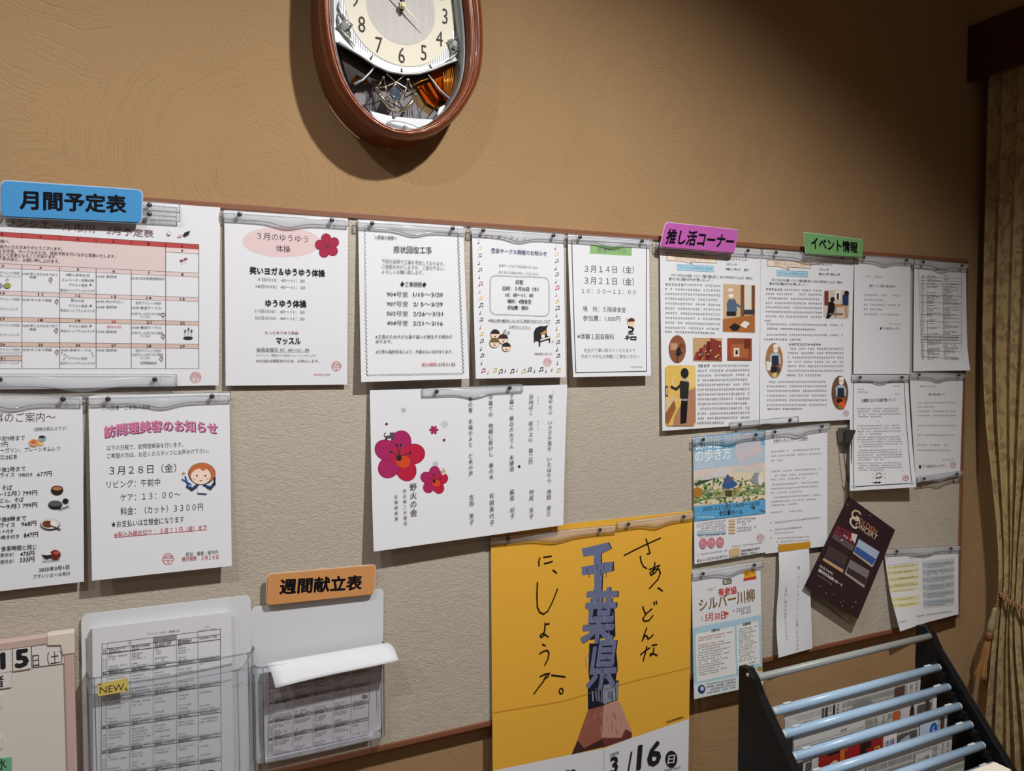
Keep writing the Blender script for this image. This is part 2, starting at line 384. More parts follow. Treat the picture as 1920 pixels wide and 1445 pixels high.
    def greek(s, x0, y0, x1, y1, h, col=(0.12, 0.12, 0.13), seed=None, fill=0.8):
        """a run of characters too small to read: tiny broken strokes"""
        R = random.Random(seed if seed is not None else int(x0*7+y0*13)); L = math.hypot(x1-x0, y1-y0); n = max(1, int(L/(h*0.95)))
        vs, fs = [], []
        for i in range(n):
            if R.random() > fill+0.12: continue
            cx, cy = x0+(x1-x0)*(i+.5)/n, y0+(y1-y0)*(i+.5)/n; q = h*0.40; t = h*0.06
            R_ = [(-q, -q*R.uniform(.3, .9), q, 0), (-q*.8, q*R.uniform(.2, .9), q*.9, 0)]
            R2 = [(R.uniform(-.6, .6)*q, -q, 0, q)]
            if R.random() < .5: R2.append((R.uniform(-.9, .9)*q, -q*.4, 0, q))
            for a, b, c2, _ in R_:
                k = len(vs); vs += [s.pt(cx+a, cy+b-t), s.pt(cx+c2, cy+b-t), s.pt(cx+c2, cy+b+t), s.pt(cx+a, cy+b+t)]; fs.append((k, k+1, k+2, k+3))
            for a, b, _, c2 in R2:
                k = len(vs); vs += [s.pt(cx+a-t, cy+b), s.pt(cx+a+t, cy+b), s.pt(cx+a+t, cy+c2), s.pt(cx+a-t, cy+c2)]; fs.append((k, k+1, k+2, k+3))
        if vs: s.add(vs, fs, col); s.layer -= 1
    def para(s, x0, y0, x1, y1, n, h, dy=0.0, last=1.0, col=(0.12, 0.12, 0.13), gaps=()):
        for i in range(n):
            y = y0+(y1-y0)*i/max(1, n-1)
            if i in gaps: continue
            e = x1 if i < n-1 else x0+(x1-x0)*last
            s.greek(x0, y, e, y+dy*(e-x0)/(x1-x0), h, col, seed=i*31+int(x0))
    def stamp(s, cx, cy, r, col=(0.6, 0.08, 0.08)):
        for rr, w in ((r, r*.09),):
            s.line([(cx+rr*math.cos(2*math.pi*i/18), cy+rr*math.sin(2*math.pi*i/18)) for i in range(18)], w, col, True)
        s.greek(cx-r*.75, cy-r*.45, cx+r*.75, cy-r*.45, r*.5, col, fill=1); s.line([(cx-r*.9, cy-r*.12), (cx+r*.9, cy-r*.12)], r*.07, col)
        s.line([(cx-r*.9, cy+r*.25), (cx+r*.9, cy+r*.25)], r*.07, col); s.greek(cx-r*.4, cy+r*.58, cx+r*.45, cy+r*.58, r*.45, col, fill=1)
    def build(s, name, label, cat='notice', group=None, material=None, thick=0.0004, ink=None, corner=0.0, sheets=0):
        vs, fs = [], []; nu, nv = s.nu, s.nv
        t = thing(name, label, cat, tuple(s.P[0]), group)
        if corner:
            q = rounded([(0, 0, 0), (s.w, 0, 0), (s.w, s.h, 0), (0, s.h, 0)], corner)
            bm = bmesh.new(); prism(bm, [s.world(p.x, p.y, thick) for p in q], (0, thick, 0))
            wpart('card', bm, material or PAPER, t)
        else:
            for k in range(2):
                for j in range(nv+1):
                    for i in range(nu+1): vs.append(s.world(s.w*i/nu, s.h*j/nv, thick if k == 0 else 0))
            m = (nu+1)*(nv+1)
            for j in range(nv):
                for i in range(nu):
                    a = j*(nu+1)+i; fs.append((a, a+nu+1, a+nu+2, a+1)); fs.append((m+a, m+a+1, m+a+nu+2, m+a+nu+1))
            rim = [i for i in range(nu+1)]+[j*(nu+1)+nu for j in range(1, nv+1)]+[nv*(nu+1)+i for i in range(nu-1, -1, -1)]+[j*(nu+1) for j in range(nv-1, 0, -1)]
            for i in range(len(rim)):
                a, b = rim[i], rim[(i+1) % len(rim)]; fs.append((a, b, m+b, m+a))
            keep(pydata('paper', vs, fs, material or PAPER), t)
        if s.fs: s.print_to(t, ink, thick)
        return t
    def print_to(s, t, ink=None, thick=0.0004, name='print'):
        me = bpy.data.meshes.new(name); me.from_pydata(s.vs, [], s.fs)
        at = me.attributes.new('fc', 'INT', 'FACE'); uq = {}; pal = []
        for i, c in enumerate(s.cs):
            if c not in uq: uq[c] = len(pal); pal.append(c)
            at.data[i].value = uq[c]
        bm = bmesh.new(); bm.from_mesh(me)
        lay = bm.faces.layers.int['fc']
        big = [f for f in bm.faces if len(f.verts) > 4]
        if big: bmesh.ops.triangulate(bm, faces=big)
        ys = [q.y for q in s.P]; twist = abs(ys[0]-ys[1]+ys[2]-ys[3]) > 2e-4; bent = s.bow and abs(ys[0]-ys[3])+abs(ys[1]-ys[2]) > 5e-4
        cuts = [((0, s.h*j/s.nv, 0), (0, 1, 0)) for j in range(1, s.nv)] if (bent or s.curl or twist) else []
        if s.curl or twist: cuts += [((s.w*i/s.nu, 0, 0), (1, 0, 0)) for i in range(1, s.nu)]
        for co, no in cuts: bmesh.ops.bisect_plane(bm, geom=bm.verts[:]+bm.edges[:]+bm.faces[:], plane_co=co, plane_no=no, dist=1e-6)
        if getattr(s, 'trim', True) and any(v.co.x < -1e-4 or v.co.x > s.w+1e-4 or v.co.y < -1e-4 or v.co.y > s.h+1e-4 for v in bm.verts):
            for co, no in (((0, 0, 0), (-1, 0, 0)), ((s.w, 0, 0), (1, 0, 0)), ((0, 0, 0), (0, -1, 0)), ((0, s.h, 0), (0, 1, 0))):
                bmesh.ops.bisect_plane(bm, geom=bm.verts[:]+bm.edges[:]+bm.faces[:], plane_co=co, plane_no=no, dist=1e-6, clear_outer=True)
        nl = max(1, s.layer)
        st = min(0.00004, 0.002/nl)
        for v in bm.verts: v.co = s.world(v.co.x, v.co.y, thick+0.00012+v.co.z*st)
        cl = bm.loops.layers.float_color.new('Col')
        for f in bm.faces:
            f.normal_update()
            if f.normal.y > 0: f.normal_flip()
            c = pal[f[lay]]
            for l in f.loops: l[cl] = (*c, 1)
        bpy.data.meshes.remove(me)
        o = keep(mesh_obj(name, bm, ink or INK), t); o['kind'] = 'stuff'; return o
K = (0.018, 0.018, 0.022); G = (0.16, 0.16, 0.17); RED = rgb(190, 40, 55); GREY = (0.3, 0.3, 0.3)

# ------------------------------------------------------------------ clips and signs
def clip(label, a, b, y=-0.004, h=0.0152, tongue=1.0, pins=(0.13, 0.86), pincol=None):
    A, B = U(a[0], a[1], y), U(b[0], b[1], y); d = B-A; L = d.length; d.normalize(); n = Vector((0, -1, 0)); up = n.cross(d)
    if up.z < 0: up = -up
    t = thing('poster_clip', label, 'clip', tuple(A), 'clear plastic poster clips on the notice board')
    NX, NY = 44, 8
    def lowz(q):
        g = math.exp(-((q-.5)/.12)**2)*tongue*min(1, L/0.16); return -h/2-g*0.008
    def thk(q, r):
        g = math.exp(-((q-.5)/.15)**2)*tongue
        w = 0.0030*math.sin(math.pi*min(1, max(0, r)))**0.6+0.0018+g*0.005*math.sin(math.pi*r)**1.0
        side = 0.0006*math.sin(q*19+1)*math.sin(math.pi*r); return w+side*tongue
    vs, fs = [], []
    for k in range(2):
        for j in range(NY+1):
            for i in range(NX+1):
                q = i/NX; r = j/NY; z = lowz(q)+(h/2-lowz(q))*r
                vs.append(A+d*(L*q)+up*z+n*(0.0008+(thk(q, r) if k == 0 else 0)))
    m = (NX+1)*(NY+1)
    for j in range(NY):
        for i in range(NX):
            e = j*(NX+1)+i; fs.append((e, e+1, e+NX+2, e+NX+1)); fs.append((m+e, m+e+NX+1, m+e+NX+2, m+e+1))
    rim = [i for i in range(NX+1)]+[j*(NX+1)+NX for j in range(1, NY+1)]+[NY*(NX+1)+i for i in range(NX-1, -1, -1)]+[j*(NX+1) for j in range(NY-1, 0, -1)]
    for i in range(len(rim)): fs.append((rim[i], m+rim[i], m+rim[(i+1) % len(rim)], rim[(i+1) % len(rim)]))
    keep(pydata('bar', vs, fs, CLEAR, smooth=True), t)
    bm = bmesh.new(); tube(bm, [A+d*(L*i/NX)+up*lowz(i/NX)+n*0.0028 for i in range(NX+1)], 0.0009, 6); wpart('lower_lip', bm, CLEARRIM, t, True)
    bm = bmesh.new(); tube(bm, [A+d*(L*i/8)+up*h/2+n*0.0025 for i in range(9)], 0.0006, 5)
    for q in (0, 1): tube(bm, [A+d*(L*q)-up*h/2+n*.0026, A+d*(L*q)+up*h/2+n*.0026], 0.0008, 5)
    for q in (.09, .91): tube(bm, [A+d*(L*q)-up*h*.15+n*.0042, A+d*(L*q)+up*h*.3+n*.0042], 0.0004, 5)
    wpart('rim', bm, CLEARRIM, t, True)
    for q in pins:
        c = A+d*(L*q)+up*h*.1; bm = bmesh.new()
        tube(bm, [c+n*.0005, c+n*.0045, c+n*.0048, c+n*.0075, c+n*.0082], [.0022, .0022, .0041, .0041, .003], 12)
        wpart('pin', bm, pincol or PINMAT, t, True)
    return t

# ================================================================== SETTING
def struct(name, bm, m, smooth=False):
    o = mesh_obj(name, bm, m, None, smooth); o['kind'] = 'structure'; return o
WY = 0.026
bm = bmesh.new(); box(bm, (-2.2, WY, 0), (2.30, WY+0.12, 3.0)); struct('wall_back', bm, PLASTER)
bm = bmesh.new(); box(bm, (2.205, -4.5, 0), (2.32, WY, 3.0)); struct('wall_right', bm, PLASTER)
bm = bmesh.new(); box(bm, (2.126, -4.5, 2.395), (2.205, WY, 3.0)); struct('trim_1', bm, PLASTER)
bm = bmesh.new(); box(bm, (-2.2, -4.5, -0.1), (2.32, WY+.12, 0)); struct('floor', bm, mat('floor_carpet', rgb(120, 92, 70), 0.9, bump=(90, .3, .003), var=(30, .1)))
bm = bmesh.new(); box(bm, (-2.2, -4.5, 3.0), (2.32, WY+.12, 3.1)); struct('ceiling', bm, mat('ceiling_paint', rgb(225, 215, 200), 0.9, bump=(60, .1, .002)))
bm = bmesh.new(); box(bm, (-2.2, WY-.012, 0), (2.205, WY, 0.09)); struct('baseboard_back', bm, PELMETWOOD)

# ---- notice board
ZT, ZB, XR, XL = 1.750, 0.7294, 2.1013, -0.95
nb = thing('notice_board', 'long beige vinyl notice board with a thin brown wooden frame', 'notice board', (0.6, WY, ZB))
def rail(lo, hi):
    bm = bmesh.new(); box(bm, lo, hi); bevel(bm, .0015, 2); wpart('frame_rail', bm, FRAMEWOOD, nb)
bm = bmesh.new(); box(bm, (XL+.006, 0.003, ZB+.006), (XR-.006, WY-.001, ZT-.006)); wpart('panel', bm, VINYL, nb)
FW = 0.011
rail((XL, -0.001, ZT-FW), (XR, WY, ZT)); rail((XL, -0.001, ZB), (XR, WY, ZB+FW))
rail((XL, -0.001, ZB+FW), (XL+FW, WY, ZT-FW)); rail((XR-FW, -0.001, ZB+FW), (XR, WY, ZT-FW))
# ================================================================== WALL CLOCK
def mk_clock():
    YF = -0.062
    pz = 2.115; cx0 = 0.437
    def pp(pts): return [(U(x, y, YF).x, U(x, y, YF).z) for x, y in pts]
    outL = [(600, 0), (600, 15), (600.5, 30), (603, 60), (608, 92), (614, 118), (622, 148), (633, 170), (650, 192), (668, 214), (688, 236), (708, 252), (735, 263), (770, 268), (803, 264), (835, 248), (856, 230), (871, 210), (880, 192), (889, 172), (898, 160), (906, 148), (910, 125), (912, 94), (913, 62), (911, 31), (906, 10)]
    inL = [(623.5, 0), (624, 15), (624.6, 31), (626.7, 62), (632, 94), (640, 122), (649, 146), (655, 160), (668, 179), (681, 196), (696, 212), (713, 228), (737, 241), (760, 247), (790, 243), (812, 232), (829, 219), (842, 205), (852, 192), (862, 176), (870, 160), (875, 147), (878.5, 125), (880.5, 94), (880, 62), (877, 31), (871, 10)]
    O, I = pp(outL), pp(inL)
    def closed(P):
        top = [(x, 2*pz-z) for x, z in P[::-1]]
        # upper half: smooth oval between the two ends
        a, b = P[0], P[-1]; c = ((a[0]+b[0])/2, pz); hw = (b[0]-a[0])/2; ht = 0.255 if P is O else 0.226
        up = []
        for k in range(1, 24):
            t = math.pi*k/24; up.append((c[0]+hw*math.cos(t)*(1.0), max(P[-1][1], P[0][1])+ht*math.sin(t)**0.9))
        return P+up
    O, I = closed(O), closed(I); n = len(O)
    def smooth(P):
        for _ in range(4): P = [((P[i-1][0]+2*P[i][0]+P[(i+1) % n][0])/4, (P[i-1][1]+2*P[i][1]+P[(i+1) % n][1])/4) for i in range(n)]
        return P
    O, I = smooth(O), smooth(I)
    t = thing('wall_clock', 'oval brown wooden wall clock with silver ornaments, hung above the notice board', 'clock', (cx0, WY, pz))
    prof = [(.03, WY-.001), (.02, -.0), (.03, -.03), (.0, -.038), (0.0, -.050), (.16, -.060), (.38, -.067), (.52, -.066), (.60, -.058), (.66, -.060), (.80, -.060), (.90, -.054), (.94, -.046), (1.0, -.044), (1.0, -.02)]
    vs, fs = [], []
    for k, (q, y) in enumerate(prof):
        for i in range(n):
            ox, oz = O[i]; ix, iz = I[i]
            if q < 0: dx, dz = ox-cx0, oz-pz; l = math.hypot(dx, dz); vs.append((ox+dx/l*q*.35, y, oz+dz/l*q*.35))
            else: vs.append((ox+(ix-ox)*q, y, oz+(iz-oz)*q))
    for k in range(len(prof)-1):
        for i in range(n): j = (i+1) % n; fs.append((k*n+i, k*n+j, (k+1)*n+j, (k+1)*n+i))
    keep(pydata('frame', vs, fs, CLOCKWOOD, smooth=True), t)
    # silver inner bezel
    vs, fs = [], []
    for k, (q, y) in enumerate([(1.0, -.046), (1.12, -.045), (1.22, -.036), (1.26, -.022), (1.30, -.012)]):
        for i in range(n):
            ox, oz = O[i]; ix, iz = I[i]; dx, dz = ix-cx0, iz-pz; l = math.hypot(dx, dz); s_ = (q-1)*.032*(.12+.88*abs(dx/l)**1.5 if dz < 0 else 1)
            vs.append((ix-dx/l*s_, y, iz-dz/l*s_))
    for k in range(4):
        for i in range(n): j = (i+1) % n; fs.append((k*n+i, k*n+j, (k+1)*n+j, (k+1)*n+i))
    keep(pydata('bezel', vs, fs, mat('bezel_grey', rgb(150, 155, 158), 0.3, metal=0.4), smooth=True), t)
    # back of the case behind the ornaments
    bm = bmesh.new(); prism(bm, [(x+(cx0-x)*.02, .012, z+(pz-z)*.02) for x, z in I], (0, .008, 0))
    wpart('case_back', bm, mat('case_back', rgb(120, 116, 122), 0.5, var=(18, .25)), t)
    # dial plate: region inside the bezel above the curved lower edge
    YD = -.022
    def W(x, y, Y=YD): p = U(x, y, Y); return (p.x, p.z)
    low = [W(*q) for q in [(634, 80), (655, 92), (678, 106), (702, 122), (728, 134), (757, 139), (785, 138), (812, 130), (838, 119), (856, 113), (872, 111)]]
    ins = [(x+(cx0-x)*.055, z+(pz-z)*.055) for x, z in I]
    upper = [p for p in ins if p[1] > 2.045]
    upper.sort(key=lambda p: -math.atan2(p[1]-(pz-.1), p[0]-cx0))
    poly = [(x, YD, z) for x, z in upper]+[(x, YD, z) for x, z in low[::-1]]
    bm = bmesh.new(); prism(bm, poly, (0, .006, 0)); wpart('dial_plate', bm, mat('dial_silver', rgb(200, 205, 206), 0.4, metal=0.15), t)
    # print of the dial
    c = U(752, 15, YD); R1 = (U(867, 40, YD)-U(752, 15, YD)).length*0.965; R1 = 0.1045; R0 = 0.066
    vs, fs, cs = [], [], []
    def pr(pts, faces, col, z):
        k = len(vs); vs.extend([(x, YD-0.0006-z, zz) for x, zz in pts]); fs.extend([tuple(a+k for a in f) for f in faces]); cs.extend([col]*len(faces))
    for i in range(70):   # pinstripes
        x = c.x-.150+i*.0043
        hh = .155*math.sqrt(max(0, 1-((x-c.x)/.16)**2))
        z0 = 2.02+.40*((x-c.x)**2)*9
        pr([(x, max(z0, c.z-.105)), (x+.0012, max(z0, c.z-.105)), (x+.0012, c.z+hh), (x, c.z+hh)], [(0, 1, 2, 3)], rgb(176, 184, 192), 0)
    M = 64
    ring = [(c.x+R1*math.cos(2*math.pi*i/M), c.z+R1*math.sin(2*math.pi*i/M)) for i in range(M)]; rin = [(c.x+R0*math.cos(2*math.pi*i/M), c.z+R0*math.sin(2*math.pi*i/M)) for i in range(M)]
    pr(ring, [tuple(range(M))], rgb(246, 241, 222), .0003); pr(rin, [tuple(range(M))], rgb(226, 224, 220), .0006)
    for i in range(-21, 22):
        x = i*.003; hh = math.sqrt(R0*R0-x*x)
        pr([(c.x+x, c.z-hh), (c.x+x+.001, c.z-hh), (c.x+x+.001, c.z+hh), (c.x+x, c.z+hh)], [(0, 1, 2, 3)], rgb(198, 197, 194), .0008)
    for k in range(1, 13):
        a = math.pi/2-k*math.pi/6; gx, gz = c.x+.0855*math.cos(a), c.z+.0855*math.sin(a); pen = 0; g2, f2 = [], []
        for ch in str(k):
            gv, gf, ad = glyph(ch, 0.0); m_ = len(g2); g2 += [(x+pen, y) for x, y, _z in gv]; f2 += [tuple(q+m_ for q in f) for f in gf]; pen += ad*.8
        s_ = .041; mx = (min(v[0] for v in g2)+max(v[0] for v in g2))/2
        pr([(gx+(x-mx)*s_*.72, gz+(y-.345)*s_) for x, y in g2], f2, rgb(60, 56, 48), .0009)
        bx, bz = math.cos(a), math.sin(a); q0, q1 = R1+.004, R1+.013
        pr([(c.x+bx*q0-bz*.0008, c.z+bz*q0+bx*.0008), (c.x+bx*q1-bz*.0018, c.z+bz*q1+bx*.0018), (c.x+bx*q1+bz*.0018, c.z+bz*q1-bx*.0018), (c.x+bx*q0+bz*.0008, c.z+bz*q0-bx*.0008)], [(0, 1, 2, 3)], rgb(50, 50, 48), .0009)
    me = bpy.data.meshes.new('dial_print'); me.from_pydata(vs, [], fs); me.materials.append(INK)
    ca = me.color_attributes.new('Col', 'FLOAT_COLOR', 'CORNER')
    for p in me.polygons:
        for li in p.loop_indices: ca.data[li].color = (*cs[p.index], 1)
    o = bpy.data.objects.new('dial_print', me); COL.objects.link(o); keep(o, t)
    # rim under the dial
    bm = bmesh.new(); tube(bm, [(x, YD-.001, z) for x, z in low], .0028, 8); wpart('dial_edge', bm, SILVER, t, True)
    # hands
    def hand(name, a, L, w, y, m_, tail=.012):
        d = Vector((math.cos(a), 0, math.sin(a))); q = Vector((-d.z, 0, d.x)); b = Vector((c.x, y, c.z)); bm = bmesh.new()
        prism(bm, [b-d*tail-q*w*.5, b+d*L*.25-q*w, b+d*L-q*w*.15, b+d*L+q*w*.15, b+d*L*.25+q*w, b-d*tail+q*w*.5], (0, .0012, 0)); wpart(name, bm, m_, t)
    hand('hour_hand', math.radians(86), .062, .0045, -.028, BLACK); hand('minute_hand', math.radians(84), .088, .0035, -.031, BLACK)
    hand('second_hand', math.radians(-40), .052, .0012, -.034, mat('pale_hand', rgb(216, 222, 170), .4), .05)
    bm = bmesh.new(); tube(bm, [(c.x, -.024, c.z), (c.x, -.0355, c.z)], .006, 20); tube(bm, [(c.x, -.0356, c.z), (c.x, -.038, c.z)], [.0045, .0038], 16); wpart('hand_cap', bm, mat('brass', rgb(190, 178, 140), .5, metal=.2), t)
    # silver diamond ornaments with crystals at the sides of the dial
    def W3(x, y, Y): return U(x, y, Y)
    def orn(pts, cen, tips, sz):
        e = bmesh.new(); q = [W3(*p, YD-.006) for p in pts]
        tube(e, q, .0021, 8, closed=True)
        for p in q: bmesh.ops.create_uvsphere(e, u_segments=8, v_segments=6, radius=.0024, matrix=Matrix.Translation(p))
        for tp in tips:
            P = [W3(*p, YD-.004) for p in tp]; tube(e, P, [.0020]*(len(P)-1)+[.0006], 7)
            for p in P[1:-1]: bmesh.ops.create_uvsphere(e, u_segments=8, v_segments=6, radius=.0022, matrix=Matrix.Translation(p))
        wpart('ornament', e, CHROME, t, True)
        g = bmesh.new(); cc = W3(*cen, YD-.004); bmesh.ops.create_icosphere(g, subdivisions=1, radius=sz, matrix=Matrix.Translation(cc)@Matrix.Diagonal((1, .5, 1, 1)))
        wpart('crystal', g, mat('crystal', rgb(205, 212, 214), .12, metal=.5), t)
    orn([(635, 48), (648, 36), (660, 46), (651, 62)], (647, 48), [[(648, 36), (640, 26), (636, 14), (636, 2)], [(636, 48), (634, 34), (636, 22)], [(650, 62), (657, 76), (666, 88)], [(636, 50), (648, 66), (666, 88)], [(660, 44), (656, 60), (657, 76)]], .0085)
    orn([(841, 76), (858, 70), (866, 90), (849, 98)], (853.5, 84), [[(858, 70), (862, 58), (860, 44)], [(864, 78), (864, 64), (860, 52)], [(849, 98), (846, 110), (834, 117)], [(862, 94), (850, 106), (834, 117)], [(842, 78), (846, 92), (846, 108)]], .0095)
    # amber glass and curved silver arms in the lower window
    amber = clear_plastic('amber_glass', tint=(0.95, 0.74, 0.42), edge=(0.6, 0.34, 0.12), gloss=1.3, rough=.05, white=0.0)
    dark = mat('smoked_panel', rgb(38, 26, 24), .18, coat=.6)
    def fan(name, pts, Y, m_, th=.003, bulge=.0):
        e = bmesh.new(); prism(e, [W3(*p, Y) for p in pts], (0, th, 0)); wpart(name, e, m_, t)
    fan('smoked_panel', [(638, 84), (660, 96), (690, 118), (716, 132), (716, 150), (690, 158), (668, 160), (655, 158), (646, 130), (638, 100)], -.004, dark)
    fan('smoked_panel', [(700, 128), (757, 142), (815, 132), (800, 146), (780, 152), (757, 148), (722, 152), (700, 168), (690, 150)], .000, dark)
    fan('amber_fan', [(658, 152), (668, 140), (690, 150), (696, 158), (676, 154), (660, 158)], -.008, amber)
    fan('amber_fan', [(800, 136), (846, 118), (864, 116), (862, 140), (848, 186), (834, 190), (818, 172), (806, 152)], -.010, amber)
    fan('amber_fan', [(780, 160), (806, 146), (822, 172), (834, 184), (816, 200), (796, 186), (786, 172)], -.006, amber)
    fan('amber_panel', [(806, 136), (866, 112), (864, 136), (846, 192), (826, 186), (812, 158)], .004, mat('amber_back', rgb(214, 130, 44), .25, coat=.6))
    fan('amber_panel', [(782, 162), (808, 150), (830, 184), (816, 202), (800, 192)], .006, MATS['amber_back'])
    RIB = mat('gold_rib', rgb(236, 150, 52), .2, metal=.5)
    for k in range(8):
        e = bmesh.new(); a = W3(862-k*4.4, 118+k*2.5, -.014); b = W3(846-k*1.5, 186-k*2, -.014); tube(e, [a, b], .0007+.0004*(k % 3), 6); wpart('amber_rib', e, RIB, t, True)
    e = bmesh.new(); tube(e, [W3(774, 160, -.014), W3(790, 152, -.014), W3(804, 147, -.014)], .0012, 6)
    wpart('amber_rod', e, RIB, t, True)
    arms = [[(703, 124), (694, 136), (680, 150), (664, 158)], [(803, 140), (812, 152), (824, 168), (846, 188)]]
    for A_ in arms: e = bmesh.new(); tube(e, [W3(*p, -.018) for p in A_], [.0014, .0018, .0022, .0026], 8); wpart('silver_arm', e, SILVER, t, True)
    # star-shaped pendulum
    e = bmesh.new()
    for A_ in ([(706, 165), (724, 162), (743, 154), (762, 165), (780, 176)], [(719, 146), (712, 158), (706, 165)], [(720, 147), (724, 168), (732, 192)], [(765, 150), (760, 172), (757, 188)], [(765, 150), (772, 164), (779, 176)], [(724, 138), (743, 154)], [(757, 142), (743, 154)]):
        tube(e, [W3(*p, -.022) for p in A_], .0012, 7)
    for A_ in ([(708, 166), (716, 184), (730, 200), (744, 210)], [(779, 178), (772, 192), (760, 204), (746, 211)]):
        tube(e, [W3(*p, -.024) for p in A_], [.002, .0042, .0042, .0014], 8)
    dia = [(741, 156), (756, 172), (744, 196), (728, 178)]; tube(e, [W3(*p, -.026) for p in dia], .0022, 8, closed=True)
    for p in dia+[(719, 146), (765, 150), (744, 211), (706, 165), (779, 177)]: bmesh.ops.create_uvsphere(e, u_segments=10, v_segments=8, radius=.0032, matrix=Matrix.Translation(W3(*p, -.025)))
    wpart('pendulum', e, mat('pale_gold', rgb(222, 208, 184), .14, metal=.95), t, True)
    g = bmesh.new(); bmesh.ops.create_icosphere(g, subdivisions=1, radius=.0115, matrix=Matrix.Translation(W3(741, 175, -.024))@Matrix.Diagonal((1, .5, 1.15, 1)))
    wpart('crystal', g, mat('blue_crystal', rgb(150, 175, 205), .05, metal=.8), t)
    DR = mat('dark_brown_rod', rgb(52, 36, 28), .3)
    for x in range(698, 716, 3): e = bmesh.new(); tube(e, [W3(x, 150, -.006), W3(x+1, 206+(x-698)*.3, -.006)], .0009, 5); wpart('dark_rod', e, DR, t, True)
    for A_ in ([(781, 172), (781, 195), (788, 224)], [(800, 192), (790, 208), (788, 224)], [(828, 186), (812, 206), (800, 222)], [(764, 198), (764, 216)], [(768, 198), (768, 217)], [(772, 196), (772, 218)]): e = bmesh.new(); tube(e, [W3(*p, -.002) for p in A_], .0006, 5); wpart('dark_rod', e, DR, t, True)
    # silver base with an oval boss and a ball
    fan('silver_base', [(694, 208), (730, 217), (775, 222), (812, 224), (832, 221), (820, 232), (800, 243), (775, 250), (748, 250), (722, 240), (706, 228)], -.016, SILVER, .01)
    fan('silver_disc', [(820, 214), (824, 202), (832, 197), (840, 200), (842, 208), (832, 222), (820, 222)], -.018, SILVER, .006)
    e = bmesh.new(); k0 = W3(758, 238, -.02); bmesh.ops.create_uvsphere(e, u_segments=28, v_segments=12, radius=.034, matrix=Matrix.Translation(k0)@Matrix.Rotation(math.radians(6), 4, 'Y')@Matrix.Diagonal((1, .14, .27, 1)))
    wpart('boss', e, mat('boss_silver', rgb(205, 208, 210), .28, metal=.5), t, True)
    e = bmesh.new(); bmesh.ops.create_uvsphere(e, u_segments=14, v_segments=10, radius=.0042, matrix=Matrix.Translation(W3(760, 238, -.027))); wpart('ball', e, CHROME, t, True)
    # glass
    bm = bmesh.new(); prism(bm, [(x+(cx0-x)*.01, -.044, z+(pz-z)*.01) for x, z in I], (0, .0015, 0)); wpart('glass', bm, GLASS, t)
mk_clock()

# ================================================================== NOTICES
SHEETCAT = 'notice'
Z2 = (0, 330, 3.5233); Z3 = (0, 700, 3.5244); Z4 = (400, 380, 3.84); Z5 = (860, 410, 4.379); Z6 = (680, 700, 4.1275); Z7 = (1220, 400, 3.44)
B1 = (1560, 450, 2.949); B2 = (1270, 770, 2.5806); B3 = (1430, 900, 4.1286); B4 = (890, 960, 2.979); B5 = (0, 1050, 3.658); B6 = (440, 1040, 3.568)

# ---- monthly calendar (A3 landscape)
tr = U(413, 389, -.003); br = U(410, 722, -.005)
s = Sheet([(tr.x-.42, -.003, tr.z), (413, 389), (410, 722), (br.x-.42, -.005, br.z)], y=-.003, lift=(0, 0, .002, .002), src=Z2, bow=0)
def yl(a, b): return lambda x: a+(b-a)*x/1313.0
L = [yl(368, 452), yl(400, 484), yl(578, 641), yl(608, 668), yl(757, 803), yl(787, 828), yl(930, 960), yl(958, 986), yl(1097, 1110), yl(1125, 1139), yl(1272, 1272)]
CX = [-360, -105, 145, 394, 635, 867, 1095, 1313]
PK, PK2, RD = rgb(224, 205, 205), rgb(216, 190, 180), rgb(186, 76, 74)
def band(a, b, x0, x1, col): s.poly([(x0, a(x0)), (x1, a(x1)), (x1, b(x1)), (x0, b(x0))], col)
band(L[0], L[1], CX[0], CX[7], RD); band(L[1], L[2], CX[0], CX[6], PK)
s.poly([(1095, L[1](1095)), (1313, L[1](1313)), (1313, L[1](1313)+30), (1095, L[1](1095)+30)], rgb(235, 212, 212))
for a, b, c_ in ((2, 3, PK), (4, 5, PK), (6, 7, PK2), (8, 9, PK2)): band(L[a], L[b], CX[0], CX[7], c_)
s.rect(CX[1], 1185, 145, 1218, PK2)
for i in (0, 1, 2, 3, 4, 5, 6, 7, 8, 9, 10): s.line([(CX[0], L[i](CX[0])), (1313, L[i](1313))], 2.6 if i in (0, 2, 4, 6, 8, 10) else 1.6, K)
for i, x in enumerate(CX):
    y0 = L[0](x) if i in (0, 6, 7) else L[2](x)
    s.line([(x, y0), (x, L[10](x))], 2.8, K)
    s.line([(x, L[0](x)), (x, L[1](x))], 2.8, K)
s.line([(CX[1], 1185), (145, 1187)], 2.4, K); s.line([(CX[1], 1217), (145, 1219)], 2.4, K); s.line([(1095, 500), (1313, 514)], 1.6, K)
for d, x in zip('月火水木金土', (12, 268, 514, 750, 981, 1204)):
    y = (L[0](x)+L[1](x))/2; s.text(d, x-9, y, x+9, y+1, 19, K, .01)
def num(t, x, i, col=K):
    y = (L[i](x)+L[i+1](x))/2; w = 8*len(t); s.text(t, x-w, y, x+w, y+.5, 17, col, .012)
for r, row in ((2, '3 4 5 6 7 8'), (4, '10 11 12 13 14 15'), (6, '17 18 19 20 21 22'), (8, '24 25 26 27 28 29')):
    for t_, x in zip(row.split(), (18, 268, 516, 752, 984, 1205)): num(t_, x, r, rgb(200, 50, 60) if t_ == '20' else K)
s.text('31', 4, 1202, 34, 1202, 17, K, .012); s.text('1', 1200, 492, 1208, 492, 16, K)
T = lambda t, x0, y0, x1, y1, h, col=G, b=0.0: s.text(t, x0, y0, x1, y1, h, col, b)
T('ブランシエール市川　3月予定表', -40, 297, 1015, 382, 50, rgb(150, 130, 130), .02)
